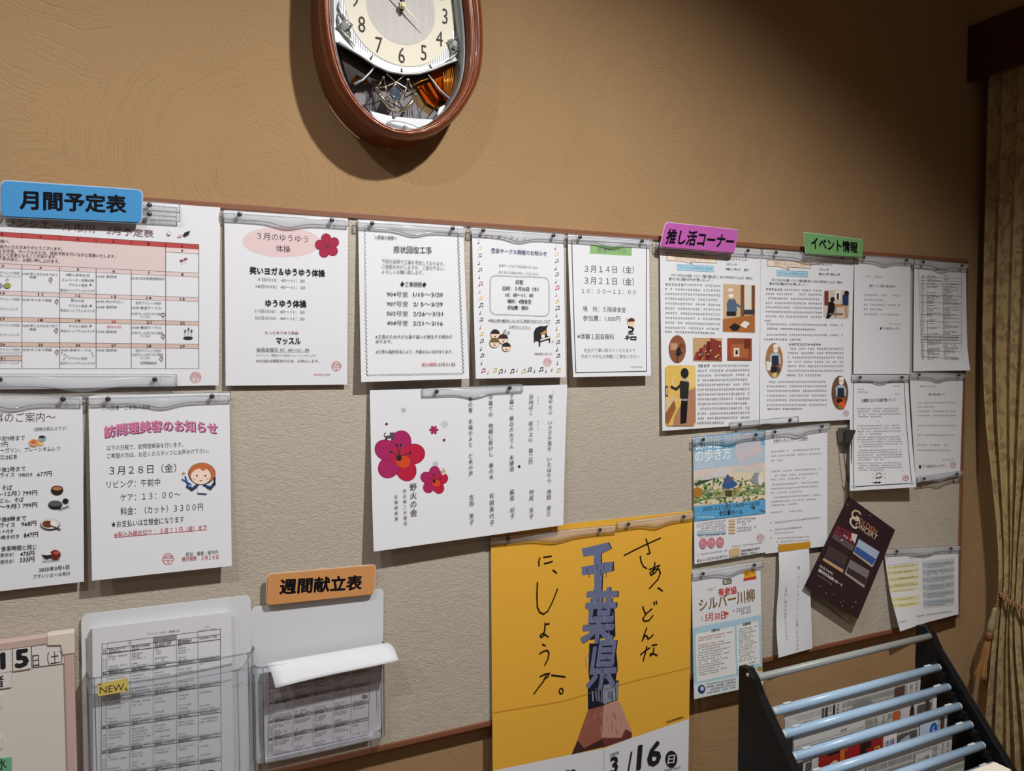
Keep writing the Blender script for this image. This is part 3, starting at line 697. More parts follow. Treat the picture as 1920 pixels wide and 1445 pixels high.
T('入居者の皆様へ', -150, 422, 60, 433, 24, K)
T('協力いただきありがとうございます。', 0, 465, 412, 482, 23, K); T('なる行事、サークルなどは、感染予防を行いながら実施いたします。', -10, 492, 764, 531, 23, K)
T('応じて変更となることがあります。', -10, 519, 375, 535, 23, K); T('了承のほど、お願い申し上げます。', -10, 544, 395, 566, 23, K)
for (t_, x0, y0, x1, y1) in [('クリニック往診', 0, 636, 132, 640), ('クリーンクリーニング', 0, 660, 138, 664), ('10:40 笑いヨガ＆ゆうゆう', 150, 643, 380, 652), ('体操', 196, 666, 240, 668), ('4階入浴中止日', 437, 650, 590, 656), ('エレベーター定期点検', 410, 684, 622, 690), ('ヤクルト販売', 456, 717, 578, 722), ('長谷エシニアウェルラジオ', 400, 752, 628, 758), ('13:00 音読会', 640, 661, 774, 664), ('10:30 自立型運営懇談会', 872, 673, 1088, 679),
    ('クリニック往診', 0, 810, 132, 813), ('クリーニング', 0, 876, 122, 878), ('10:40 ゆうゆう体操', 150, 815, 342, 820), ('野火の会', 470, 820, 558, 823), ('ヤクルト販売', 456, 855, 578, 858), ('長谷エシニアウェルラジオ', 400, 885, 628, 890), ('10:30 市川サロン', 640, 827, 816, 831), ('13:00 音読会', 640, 863, 774, 864), ('佐多クリニック往診', 896, 836, 1066, 840), ('14:00 書道サークル', 872, 868, 1066, 871), ('10:40 もっとゆうゆう体操', 872, 907, 1076, 911), ('マッスル', 928, 928, 992, 928),
    ('クリニック往診', 0, 982, 132, 984), ('クリーニング', 0, 1046, 130, 1048), ('10:40 笑いヨガ＆ゆうゆう', 150, 986, 380, 989), ('体操', 196, 1010, 240, 1011), ('ヤクルト販売', 456, 989, 578, 992), ('長谷エシニアウェルラジオ', 400, 1020, 628, 1024), ('13:00 音読会', 640, 1025, 774, 1027), ('14:00 書道サークル', 872, 998, 1066, 1000), ('10:40 もっとゆうゆう体操', 872, 1033, 1076, 1036), ('マッスル', 928, 1054, 992, 1055),
    ('クリニック往診', 0, 1143, 132, 1144), ('クリーンクリーニング', 0, 1167, 138, 1167), ('クリーニング', 0, 1231, 130, 1233), ('10:40 ゆうゆう体操', 150, 1144, 342, 1146), ('10:00 音楽サークル', 402, 1146, 606, 1149), ('ヤクルト販売', 456, 1201, 578, 1203), ('長谷エシニアウェルラジオ', 400, 1233, 628, 1235), ('13:00 音読会', 640, 1147, 774, 1149), ('佐多クリニック往診', 896, 1150, 1066, 1152), ('10:40 もっとゆうゆう体操', 872, 1177, 1076, 1178), ('マッスル', 928, 1198, 992, 1198), ('訪問理美容', 930, 1232, 1036, 1233)]:
    T(t_, x0, y0, x1, y1, 17, (.07, .07, .08))
T('春分の日', 708, 993, 798, 995, 17, rgb(200, 60, 80))
def figure_(x, y, k=1.0, c1=rgb(120, 90, 80)):
    s.ell(x, y, 11*k, 12*k, rgb(70, 60, 60), 12); s.ell(x-2*k, y+3*k, 7*k, 8*k, rgb(238, 215, 200), 10); s.line([(x, y+12*k), (x+4*k, y+26*k)], 3*k, c1)
for x, y in ((335, 682), (375, 826), (372, 1016), (376, 1158), (1078, 915), (1078, 1056), (1066, 1203)): figure_(x, y, 1.0)
s.ell(600, 716, 8, 5, G, 10); s.ell(600, 855, 8, 5, G, 10); s.ell(600, 988, 8, 5, G, 10)
s.ell(50, 722, 24, 18, rgb(150, 160, 90), 14); s.ell(5, 722, 14, 16, rgb(160, 140, 180), 12); s.line([(38, 690), (50, 678), (60, 690)], 3, K)
s.ell(1115, 380, 14, 14, rgb(150, 145, 120), 12); s.ell(1115, 380, 11, 11, rgb(228, 226, 215), 12); s.line([(1115, 386), (1116, 398)], 3, K)
s.ell(1190, 395, 18, 9, rgb(225, 190, 200), 10, rot=-.4); s.poly([(1208, 390), (1222, 372), (1257, 362), (1246, 388), (1222, 402)], rgb(30, 50, 42))
for x, y in ((1200, 558), (1226, 547)): s.ell(x-4, y, 7, 6, rgb(130, 60, 80), 8); s.ell(x+5, y, 7, 6, rgb(150, 70, 90), 8); s.line([(x, y+5), (x+1, y+30)], 1.5, rgb(150, 160, 150))
s.ell(1243, 1068, 32, 9, rgb(40, 46, 46), 14)
for x, y in ((1224, 1022), (1246, 1010), (1266, 1022)): s.ell(x, y, 5, 10, rgb(50, 60, 50), 8); s.line([(x, y), (x-3, 1066)], 2, rgb(60, 70, 60))
for x, y in ((410, 1166), (430, 1178), (444, 1188), (425, 1204), (610, 1168), (618, 1185)): s.ell(x, y, 5, 4, rgb(120, 110, 110), 8)
s.stamp(1293, 1326, 34); s.build('calendar_sheet', 'large white monthly schedule grid with red weekday row, under the blue sign', SHEETCAT)

# ---- yuyu exercise notice
s = Sheet([(420.5, 393), (652.5, 410), (651, 720.6), (423, 723)], y=-.003, lift=(0, 0, .003, .003), src=Z4)
s.poly([(488+i, 0) for i in ()] or [(490+282*math.cos(t)*1.0, 284+111*math.sin(t)+.02*282*math.cos(t)) for t in [2*math.pi*k/40 for k in range(40)]], rgb(226, 203, 204))
s.text('３月のゆうゆう', 312, 240, 680, 266, 50, K); s.text('体操', 450, 332, 552, 336, 48, K, .004)
fl = rgb(166, 38, 72)
for a in range(5):
    t = math.radians(-100+a*72); s.ell(820+54*math.cos(t), 312+54*math.sin(t), 37, 37, K, 22); s.ell(820+54*math.cos(t), 312+54*math.sin(t), 35, 35, fl, 22)
s.ell(820, 312, 42, 42, fl, 20)
for dx in (-18, -2, 14): s.line([(816+dx, 298+abs(dx)*.4), (820+dx*.3, 328)], 3.5, K); s.ell(816+dx, 296+abs(dx)*.4, 4, 5, K, 8)
s.text('笑いヨガ＆ゆうゆう体操', 260, 490, 802, 512, 50, K, .035)
s.text('４日㈫10：40〜11：00', 318, 553, 656, 566, 26, GREY); s.text('18日㈫10：40〜11：00', 306, 602, 660, 614, 26, GREY)
s.text('ゆうゆう体操', 374, 726, 668, 732, 50, K, .035)
s.text('11日㈫10：40〜11：00', 300, 780, 656, 790, 26, GREY); s.text('25日㈫10：40〜11：00', 298, 829, 656, 838, 26, GREY)
s.text('もっとゆうゆう体操', 370, 937, 610, 940, 24, rgb(150, 60, 70)); s.text('マッスル', 450, 994, 628, 997, 50, K, .035)
s.text('毎週金曜日 10：40〜11：00', 310, 1058, 688, 1060, 26, G); s.line([(308, 1073), (690, 1074)], 2, G)
s.text('スクワット、腹筋などや道具のトレーニングをします。', 308, 1097, 742, 1100, 18, GREY); s.text('※3/7(金)は懇談会のため、お休みします。', 308, 1138, 760, 1140, 21, rgb(90, 60, 60))
s.stamp(885, 1176, 33); s.greek(706, 1236, 842, 1237, 14, rgb(190, 90, 90))
s.build('notice_sheet', 'white exercise notice with a pink oval heading and one dark pink plum blossom', SHEETCAT)

# ---- restoration works notice
s = Sheet([(671.5, 411), (868.5, 424), (879.7, 709.7), (677.3, 716)], y=-.003, lift=(0, 0, .018, .018), src=Z4)
def rope(pts, step=14, a=6):
    for (x0, y0), (x1, y1) in zip(pts, pts[1:]):
        n = int(math.hypot(x1-x0, y1-y0)/step)
        for i in range(n):
            x, y = x0+(x1-x0)*(i+.5)/n, y0+(y1-y0)*(i+.5)/n
            if abs(x1-x0) > abs(y1-y0): s.line([(x-a, y+a), (x+a*.6, y-a)], 3.4, K)
            else: s.line([(x-a, y-a*.6), (x+a, y+a*.9)] if i % 2 else [(x-a, y+a*.6), (x+a*.7, y-a*.5)], 3.4, K)
rope([(1090, 172), (1105, 1240), (1800, 1228), (1760, 215), (1090, 172)])
s.text('入居者の皆様へ', 1160, 244, 1322, 252, 28, K); s.text('原状回復工事', 1298, 332, 1572, 338, 48, K)
s.text('下記の日時で工事を予定しております。', 1214, 411, 1664, 434, 28, G); s.text('ご迷惑おかけしますが、ご協力下さい。', 1214, 449, 1664, 467, 28, G); s.text('よろしくお願い致します。', 1214, 487, 1512, 495, 28, G)
s.text('◆工事期間◆', 1346, 577, 1534, 581, 34, K)
for i, (a_, b_) in enumerate((('904号室', '1/15〜3/20'), ('907号室', '2/ 5〜3/29'), ('502号室', '2/26〜3/31'), ('404号室', '2/21〜3/16'))):
    y = 648+i*69; s.text(a_, 1250, y, 1402, y+3, 34, K); s.text(b_, 1440, y+3, 1652, y+4, 36, K)
s.text('※工事のため大きな音や臭いが発生する場合が', 1168, 957, 1720, 957, 26, K); s.text('あります。', 1170, 991, 1288, 991, 26, K); s.text('※工事の進捗状況により、作業のない日があります。', 1170, 1066, 1722, 1066, 25, K)
s.text('掲示期限：', 1502, 1161, 1616, 1160, 26, rgb(190, 50, 60)); s.text('3月31日', 1618, 1160, 1738, 1159, 26, rgb(110, 50, 55))
s.build('notice_sheet', 'white building works notice with a dashed rope border and four room numbers', SHEETCAT)

# ---- music circle notice
s = Sheet([(884.7, 427), (1056.5, 440), (1061, 706.9), (892, 709.8)], y=-.003, lift=(0, 0, .015, .015), src=Z5)
nc = [rgb(40, 70, 75), rgb(170, 60, 80), rgb(222, 190, 110), rgb(60, 60, 60), rgb(190, 110, 80), rgb(50, 80, 70)]
def note(x, y, k, col, kind):
    s.ell(x-5*k, y+9*k, 5.5*k, 4.2*k, col, 10, rot=-.4); s.line([(x-.5*k, y+8*k), (x-.5*k, y-12*k)], 2.2*k, col)
    if kind: s.ell(x+11*k, y+5*k, 5.5*k, 4.2*k, col, 10, rot=-.4); s.line([(x+15.5*k, y+4*k), (x+15.5*k, y-15*k)], 2.2*k, col); s.line([(x-.5*k, y-11*k), (x+15.5*k, y-14*k)], 4*k, col)
seq = [(0, 5), (2, 2), (1, 5), (0, 0), (1, 3), (0, 3), (1, 1), (0, 4), (1, 2), (1, 5), (0, 0), (1, 3), (0, 4), (1, 2), (1, 5), (0, 0), (1, 3), (0, 3)]
for i in range(18):
    y = 190+i*58.5; kd, ci = seq[i]; note(168+i*1.3, y, 1.15 if i % 3 else 1.35, nc[ci % 6], kd)
    y = 240+i*55.5; note(800+i*.8, y, 1.15 if i % 3 else 1.35, nc[ci % 6], kd)
for i in range(14):
    kd, ci = seq[(i+6) % 18]; note(196+i*47.5, 1252-i*1.0+(6 if i % 2 else -4), 1.3 if kd else 1.1, nc[ci], kd)
for i in range(9): note(170+i*52, 140+i*3.6, .9, nc[(i*2) % 6], i % 2)
s.text('音楽サークル開催のお知らせ', 266, 262, 722, 289, 38, rgb(52, 74, 118), .004)
s.text('音楽サークルを下記日程で行います。', 330, 384, 658, 404, 22, GREY); s.text('皆さまのご参加お待ちしております。', 330, 438, 658, 458, 22, GREY)
s.rrect(258, 468, 742, 786, 46, 2.5, K, dy=18); 
s.text('日程', 470, 522, 530, 524, 34, K, .012); s.text('日時：３月26日（水）', 362, 574, 656, 582, 34, K, .012); s.text('10：00〜11：00', 386, 627, 612, 631, 36, K, .012)
s.text('場所：4階食堂', 400, 680, 596, 685, 34, K, .012); s.text('参加費：無料', 400, 732, 572, 736, 34, K, .012)
s.text('※参加人数の確認をしたいのでご希望の方はスタッフまで', 242, 838, 752, 846, 24, K); s.line([(262, 852), (752, 860)], 1.5, G)
s.text('お声がけください。', 414, 889, 592, 895, 23, G); s.line([(414, 903), (590, 908)], 1.5, G)
SK = rgb(236, 214, 190)
for x, y, r, hc in ((298, 945, 36, K), (292, 1015, 38, rgb(110, 92, 50)), (364, 985, 38, rgb(60, 40, 40)), (390, 1050, 34, K)):
    s.ell(x, y+6, r+2, r+2, K, 20); s.ell(x, y+7, r, r, SK, 20)
    s.poly([(x+(r+2)*math.cos(t), y+4+(r+2)*math.sin(t)) for t in [math.pi+math.pi*k/12 for k in range(13)]], hc)
    s.ell(x-9, y+11, 2.4, 3.2, K, 8); s.ell(x+10, y+11, 2.4, 3.2, K, 8); s.ell(x, y+26, 8, 6, rgb(120, 40, 40), 10)
note(372, 930, 1, K, 1); note(402, 942, .9, K, 1)
s.poly([(618, 1015), (618, 930), (630, 902), (665, 885), (700, 886), (735, 878), (720, 900), (722, 960), (748, 975), (750, 1018), (742, 1018), (740, 992), (668, 1012), (668, 1048), (658, 1048), (658, 1006), (628, 1000), (626, 1016)], K)
s.poly([(664, 950), (712, 915), (722, 940), (700, 952)], rgb(196, 140, 70)); s.poly([(676, 958), (704, 952), (706, 978), (680, 986)], rgb(232, 232, 232)); s.poly([(668, 994), (742, 972), (746, 982), (668, 1006)], rgb(235, 235, 235))
note(770, 1008, .6, GREY, 1); s.text('掲載期限 3月31日', 622, 1109, 760, 1109, 17, rgb(130, 70, 70)); s.stamp(727, 1175, 31)
s.build('notice_sheet', 'white music circle notice bordered with small coloured notes, with a black grand piano picture', SHEETCAT)

# ---- calligraphy notice
s = Sheet([(1064, 440), (1217, 451), (1220.4, 704), (1074.7, 706.9)], y=-.003, lift=(0, 0, .016, .016), src=Z5)
s.line([(928, 175), (1542, 215), (1542, 1254), (962, 1265)], 7, K, True); s.poly([(1080, 214), (1422, 238), (1420, 310), (1078, 292)], rgb(140, 186, 120))
s.text('書道サークル', 1138, 258, 1378, 272, 42, G)
s.text('３月１４日（金）', 1034, 420, 1440, 430, 58, rgb(66, 66, 66)); s.text('３月２１日（金）', 1034, 518, 1440, 530, 58, rgb(66, 66, 66))
s.text('１０：００〜１１：００', 1012, 604, 1456, 616, 40, rgb(90, 90, 90)); s.text('場　所：５階緑食堂', 1022, 752, 1374, 762, 42, rgb(90, 90, 90)); s.text('参加費：1,000円', 1022, 828, 1328, 834, 42, rgb(90, 90, 90))
s.text('※体験１回目無料', 976, 976, 1278, 980, 44, rgb(80, 80, 80)); s.text('先生が丁寧に教えてくださるので', 1028, 1088, 1450, 1088, 30, GREY); s.text('初めての方もお気軽にご参加ください', 1006, 1136, 1484, 1136, 30, GREY)
s.ell(1418, 868, 30, 32, SK, 18); s.poly([(1390, 860), (1394, 836), (1420, 824), (1446, 838), (1446, 856)], rgb(90, 50, 34)); s.ell(1408, 870, 2.5, 3.5, K, 8); s.ell(1428, 872, 2.5, 3.5, K, 8)
s.line([(1382, 830), (1392, 880)], 5, rgb(180, 120, 80)); s.line([(1396, 900), (1420, 905), (1435, 915), (1425, 935), (1400, 940)], 15, K); s.ell(1415, 956, 26, 8, G, 12)
s.line([(1366, 992), (1404, 986)], 8, K); s.line([(1384, 968), (1384, 1004)], 8, K); s.line([(1372, 978), (1400, 974)], 6, K); s.line([(1414, 980), (1414, 1000), (1454, 1002), (1456, 980)], 9, K, True)
s.greek(1408, 1218, 1506, 1218, 13, GREY)
s.build('notice_sheet', 'white calligraphy circle notice in a thin black frame with a green title strip', SHEETCAT)

# ---- haiku sheet (A3 landscape)
s = Sheet([(693.3, 731.5), (1063.5, 720.6), (1056, 984), (700.6, 1033.8)], y=-.004, lift=(.002, .002, .022, .028), src=Z6, nv=16)
M1, M2, DK = rgb(168, 36, 98), rgb(186, 28, 62), rgb(52, 46, 54)
def plum(cx, cy, r, rot=0.0):
    for a in range(5):
        t = math.radians(rot-80+a*72); s.ell(cx+r*.62*math.cos(t), cy+r*.62*math.sin(t), r*.50, r*.44, rgb(140, 20, 70), 24, rot=t); s.ell(cx+r*.62*math.cos(t), cy+r*.62*math.sin(t), r*.475, r*.415, M1 if a in (0, 3, 4) else M2, 24, rot=t)
    s.ell(cx, cy, r*.42, r*.42, rgb(180, 36, 70), 20); s.ell(cx+r*.18, cy+r*.22, r*.30, r*.26, rgb(212, 74, 30), 18)
    for a, l in ((-150, .42), (-100, .5), (-82, .5), (-18, .5)):
        t = math.radians(a); x, y = cx+r*l*math.cos(t), cy+r*l*math.sin(t); s.line([(cx, cy), (x, y)], max(2.5, r*.03), K); s.ell(x, y, r*.045, r*.06, K, 8)
    s.ell(cx, cy+r*.06, r*.12, r*.13, K, 10)
plum(288, 658, 185, -2); plum(562, 842, 100, -6)
s.poly([(176, 524), (180, 500), (196, 492), (214, 494), (216, 466), (226, 470), (238, 470), (250, 460), (250, 484), (244, 502), (244, 526), (232, 524), (228, 514), (200, 514), (194, 528)], rgb(84, 74, 84)); s.line([(190, 496), (172, 500), (170, 480), (184, 470)], 5, DK)
s.ell(560, 447, 20, 20, M1, 14)
for a in range(6): t = a*math.pi/3; s.ell(560+24*math.cos(t), 447+24*math.sin(t), 12, 10, M1, 10, rot=t)
for x, y, r in ((322, 288, 17), (642, 400, 26), (572, 712, 18)):
    for a in range(8): t = a*math.pi/4; s.line([(x+r*.3*math.cos(t), y+r*.3*math.sin(t)), (x+r*.7*math.cos(t), y+r*.7*math.sin(t))], 2, rgb(120, 130, 130)); s.ell(x+r*math.cos(t), y+r*math.sin(t), 3, 3, rgb(120, 130, 130), 6)
for x, y in ((188, 400), (640, 526), (1218, 731)): s.ell(x-3, y-2, 6, 9, K if x != 640 else rgb(110, 20, 50), 8, rot=.5); s.ell(x+4, y, 5, 8, K if x != 640 else rgb(110, 20, 50), 8, rot=-.3)
s.ell(628, 775, 18, 30, rgb(190, 160, 130), 12); s.ell(622, 760, 9, 10, rgb(232, 216, 200), 10); s.ell(634, 788, 8, 10, rgb(232, 216, 200), 10)
V = lambda t, x0, y0, x1, y1, w, c_=rgb(52, 52, 56): s.vtext(t, x0, y0, x1, y1, w, c_)
V('鬼やらふ　いささか鬼を　いたはりつ　池田　啓三', 1456, 182, 1440, 1085, 32); V('日向ぼこ　庇の上に　猫二匹', 1308, 182, 1306, 692, 32); V('村尾　京子', 1310, 925, 1308, 1105, 32)
V('夕暮に　屋台のおでん　夫婦酒', 1160, 178, 1160, 750, 32); V('脇坂　紀子', 1162, 925, 1163, 1105, 32)
V('子育ての　地蔵に掛けし　春の水', 998, 190, 1004, 812, 34); V('有田美代子', 1006, 955, 1006, 1155, 34); V('春の雪　幸福かよと　亡夫の声', 842, 200, 846, 785, 32); V('古田　栄子', 850, 965, 850, 1152, 34)
V('野火の会', 398, 890, 400, 1085, 52); V('毎月第二水曜日', 330, 920, 334, 1165, 26); V('五階緑食堂', 262, 965, 264, 1130, 26); V('おにひ', 1475, 140, 1475, 158, 10, GREY); V('ひなた', 1362, 182, 1362, 232, 14, GREY); V('ひさし', 1362, 376, 1362, 430, 14, GREY)
s.build('poem_sheet', 'wide white sheet of vertical haiku poems with crimson plum blossoms and a grey cat', SHEETCAT)

# ---- barber visit notice
s = Sheet([(165.4, 739), (430, 737), (434.7, 1060.4), (172.5, 1088.2)], y=-.003, lift=(0, 0, .022, .022), src=Z3)
s.text('ご入居者・ご家族の皆様へ', 676, 232, 1022, 220, 30, K)
for dx, c_ in ((5, rgb(70, 40, 70)), (0, rgb(214, 128, 170))): s.text('訪問理美容のお知らせ', 686+dx, 392+dx, 1436+dx, 368+dx, 72, c_, .04, arch=.42)
s.text('以下の日程で、訪問理美容を行います。', 706, 497, 1212, 472, 32, K); s.text('ご希望の方は、お近くのスタッフにお声かけ下さい。', 708, 550, 1380, 514, 32, K)
s.text('３月２８日（金）', 722, 648, 1166, 628, 56, K); s.text('リビング：午前中', 706, 740, 1060, 722, 48, K); s.text('ケア：１３：００〜', 796, 826, 1194, 802, 48, K)
s.text('料金：（カット）３３００円', 798, 916, 1342, 884, 48, K); s.text('★お支払いは立替金になります', 736, 1002, 1218, 966, 42, K)
cr = rgb(188, 60, 80); s.text('※申込み締め切り ：３月２１日（金）まで', 756, 1070, 1368, 1020, 38, cr); s.line([(756, 1086), (1368, 1034)], 3, cr)
s.text('担当：福島・蝦河内', 1228, 1196, 1442, 1180, 26, G); s.text('掲示期限　３月２８日', 1204, 1228, 1444, 1212, 28, rgb(180, 60, 80)); s.stamp(1112, 1226, 36)
ORG = rgb(196, 112, 66)
s.ell(1335, 665, 90, 72, K, 26); s.ell(1335, 664, 87, 69, ORG, 26); s.ell(1328, 680, 70, 60, K, 24); s.ell(1328, 680, 67, 57, rgb(247, 222, 205), 24)
s.poly([(1262, 668), (1280, 622), (1335, 600), (1395, 618), (1404, 660), (1370, 628), (1345, 650), (1320, 632), (1290, 640)], ORG)
for x in (1302, 1358): s.ell(x, 678, 5, 9, K, 10); s.ell(x, 672, 2, 3, (1, 1, 1), 6)
s.ell(1284, 700, 9, 6, rgb(240, 180, 170), 10); s.ell(1374, 698, 9, 6, rgb(240, 180, 170), 10); s.line([(1320, 708), (1329, 713), (1339, 708)], 3, K)
s.poly([(1305, 742), (1350, 742), (1368, 768), (1364, 798), (1308, 796)], rgb(232, 236, 240)); s.line([(1305, 742), (1270, 770), (1240, 748)], 20, rgb(40, 62, 98)); s.line([(1350, 742), (1392, 762), (1418, 730)], 20, rgb(40, 62, 98))
s.line([(1308, 796), (1364, 800)], 8, rgb(40, 60, 90)); s.line([(1418, 736), (1420, 690)], 10, K); s.line([(1205, 702), (1262, 735)], 8, rgb(40, 80, 160)); s.line([(1226, 682), (1244, 750)], 8, rgb(40, 80, 160)); s.ell(1256, 745, 12, 10, rgb(50, 90, 170), 12); s.ell(1256, 745, 6, 5, rgb(225, 228, 230), 10)
s.poly([(1215, 646), (1220, 657), (1230, 661), (1220, 665), (1215, 676), (1211, 665), (1201, 661), (1211, 657)], rgb(214, 160, 80))
s.build('notice_sheet', 'white visiting barber notice with an arched pink title and an orange-haired hairdresser drawing', SHEETCAT)

# ---- meal price list at the left edge
tr = U(155, 745, -.003); br = U(157.5, 1090, -.012)
s = Sheet([(tr.x-.21, -.003, tr.z), (155, 745), (157.5, 1090), (br.x-.21, -.012, br.z)], y=-.003, lift=(0, 0, .009, .009), src=Z3)
s.text('〜お食事のご案内〜', -260, 296, 366, 288, 62, rgb(80, 30, 40)); s.text('（価格は税込みです）', 222, 370, 442, 362, 26, K)
for t_, x0, y0, x1, y1, h in [('午前9時まで', -20, 434, 164, 424, 34), ('777円', -30, 474, 52, 468, 32), ('マーガリン、プレーンオムレツ', -28, 510, 398, 496, 30), ('又は紅茶', 0, 556, 114, 550, 30), ('午後2時まで', -26, 638, 170, 628, 32), ('ライス', 0, 672, 96, 668, 30), ('汁物付き', 122, 672, 214, 668, 24), ('677円', 246, 666, 342, 660, 34), ('そば', 14, 756, 80, 754, 34), ('（〜12月）', -40, 798, 132, 790, 32), ('799円', 150, 792, 246, 786, 34), ('うどん、そば', -30, 842, 156, 832, 32), ('（〜9月）', -24, 882, 132, 874, 32), ('799円', 150, 872, 246, 866, 34), ('午後8時まで', -26, 966, 174, 954, 32), ('ライス', 0, 1002, 100, 998, 30), ('968円', 142, 994, 240, 986, 34), ('（サラダセット付き', -130, 1048, 88, 1040, 26), ('（焼菓子焼き付き', -100, 1090, 128, 1074, 26), ('847円', 158, 1068, 252, 1060, 34), ('食事時間と同じ', 8, 1158, 242, 1144, 32), ('（お茶付き）', -34, 1202, 92, 1194, 26), ('475円', 134, 1192, 228, 1184, 34), ('（お茶付き）', -34, 1246, 92, 1238, 26), ('333円', 132, 1230, 228, 1224, 34), ('2025年3月1日', 258, 1296, 458, 1276, 28), ('ブランシエール市川', 220, 1340, 462, 1318, 26)]:
    s.text(t_, x0, y0, x1, y1, h, K, .006)
s.ell(225, 458, 34, 26, rgb(226, 160, 110), 16); s.ell(222, 452, 18, 12, rgb(200, 110, 60), 12); s.ell(272, 464, 16, 12, rgb(232, 200, 120), 12)
s.ell(280, 428, 26, 20, rgb(150, 170, 175), 16); s.ell(278, 418, 22, 9, rgb(40, 40, 40), 14)
s.ell(378, 772, 40, 30, rgb(40, 34, 30), 18); s.ell(378, 758, 38, 18, rgb(30, 24, 20), 18); s.ell(378, 759, 32, 14, rgb(180, 120, 80), 16)
s.ell(366, 868, 46, 28, rgb(30, 32, 34), 18); s.ell(366, 858, 44, 20, rgb(90, 92, 94), 18); s.ell(434, 842, 20, 18, rgb(30, 30, 34), 14); s.line([(386, 898), (456, 872)], 4, K); s.line([(392, 902), (458, 880)], 3, K)
s.ell(332, 997, 64, 36, rgb(40, 34, 30), 20); s.ell(332, 994, 60, 32, rgb(225, 222, 215), 20); s.ell(316, 994, 36, 24, rgb(110, 60, 40), 16); s.ell(355, 988, 22, 18, rgb(240, 238, 232), 14); s.line([(345, 1008), (398, 1030)], 9, K)
s.ell(366, 1195, 36, 32, rgb(110, 40, 36), 16); s.ell(372, 1182, 20, 12, rgb(180, 90, 80), 12); s.poly([(278, 1190), (342, 1188), (334, 1214), (310, 1224), (290, 1214)], K); s.ell(310, 1190, 32, 8, rgb(232, 232, 230), 14); s.line([(282, 1240), (396, 1228)], 4, K)
s.build('notice_sheet', 'white meal price list with small food pictures, cut by the left edge of the view', SHEETCAT)
# ---- resident messages, two A3 sheets side by side
PEA, BLU2 = rgb(240, 222, 204), rgb(172, 212, 232)
def photo_room(s, x0, y0, x1, y1, cols, seed=1):
    """a small printed photograph: blocks of colour for wall, floor, furniture"""
    R = random.Random(seed); s.rect(x0, y0, x1, y1, cols[0]); w, h = x1-x0, y1-y0
    for i in range(26):
        c_ = cols[1+R.randrange(len(cols)-1)]; a, b = x0+w*R.uniform(0, .85), y0+h*R.uniform(.1, .85); ww, hh = w*R.uniform(.05, .25), h*R.uniform(.05, .2)
        s.rect(a, b, min(a+ww, x1), min(b+hh, y1), c_)
DKB, TAN, ORA = rgb(40, 34, 36), rgb(188, 140, 96), rgb(196, 120, 60)
s = Sheet([(1237, 456), (1426, 470.5), (1423.5, 795), (1241.8, 807.6)], y=-.003, lift=(0, 0, .004, .006), src=Z7)
SG = (.26, .26, .27)
def bubble(s, x0, y0, x1, y1, dy, tx):
    s.poly([(x0, y0), (x1, y0+dy), (x1, y1+dy), (tx+30, y1+dy*.5), (tx+45, y1+26), (tx-10, y1+dy*.4), (x0, y1)], PEA); s.line([(x0, y0), (x1, y0+dy), (x1, y1+dy), (tx+30, y1+dy*.5), (tx+45, y1+26), (tx-10, y1+dy*.4), (x0, y1)], 3, rgb(90, 60, 50), True)
bubble(s, 103, 256, 423, 306, 18, 225); s.text('次世代へのメッセージ', 150, 286, 332, 298, 30, G); s.text('その2', 346, 298, 378, 300, 14, G)
s.rrect(172, 332, 406, 370, 4, 2, rgb(90, 150, 180), dy=12, fill=BLU2); s.text('ブランシエールの日常を支える皆さま', 184, 351, 396, 362, 18, rgb(50, 110, 150))
s.greek(470, 293, 622, 303, 18, G); s.text('日頃さんの声', 488, 330, 556, 334, 16, G); s.text('斉藤さんの声と花　　皆野り', 486, 362, 632, 370, 17, K, .01)
s.text('スタッフみなさんの企画・イベント・児童の活躍に加えて、私たちの声を活かすことにより、気持ちも', 132, 402, 656, 424, 19, K, .008); s.text('通わせて共に活躍を分かち合う場にしましょう　！', 118, 428, 404, 436, 19, K, .008)
s.greek(94, 464, 215, 468, 20, K, fill=1)
s.para(215, 466, 452, 466, 1, 17, 8, col=SG); s.para(92, 494, 452, 744, 9, 17, 10, .98, col=SG); s.greek(90, 772, 414, 781, 17)
# photo: a man at a desk
s.rect(468, 460, 672, 772, rgb(206, 178, 140), dy=8); s.rect(580, 466, 604, 680, rgb(130, 82, 50)); s.rect(604, 468, 650, 650, rgb(222, 218, 205)); s.rect(650, 470, 672, 660, rgb(120, 78, 46))
s.poly([(466, 690), (672, 660), (672, 776), (466, 770)], rgb(170, 106, 60)); s.poly([(490, 590), (505, 560), (545, 560), (558, 600), (552, 670), (496, 672)], rgb(86, 104, 130)); s.ell(517, 520, 22, 30, rgb(214, 170, 140), 16); s.ell(515, 500, 20, 12, rgb(225, 220, 214), 14); s.ell(519, 538, 17, 14, rgb(235, 235, 232), 12)
s.line([(548, 590), (590, 618)], 12, rgb(86, 104, 130)); s.rect(490, 640, 548, 668, DKB); s.poly([(505, 742), (540, 715), (580, 735), (560, 765), (530, 765)], DKB); s.poly([(575, 730), (605, 700), (640, 715), (612, 750)], rgb(228, 226, 220)); s.rect(600, 628, 668, 660, rgb(60, 60, 62))
s.ell(172, 884, 56, 90, rgb(140, 88, 62), 24); s.rect(128, 846, 172, 890, rgb(190, 150, 120)); s.ell(180, 900, 16, 30, DKB, 12); s.line([(160, 920), (205, 908)], 8, K); s.line([(172, 930), (170, 966)], 6, K); s.rect(186, 850, 214, 874, rgb(110, 64, 44))
s.rect(274, 810, 460, 960, rgb(196, 160, 120), dy=2)
for k in range(5): s.poly([(275+k*26, 955), (290+k*24, 905-k*24), (455, 830+k*2), (460, 958)], [rgb(150, 62, 54), rgb(124, 44, 44), rgb(160, 76, 62), rgb(104, 40, 40), rgb(134, 56, 50)][k])
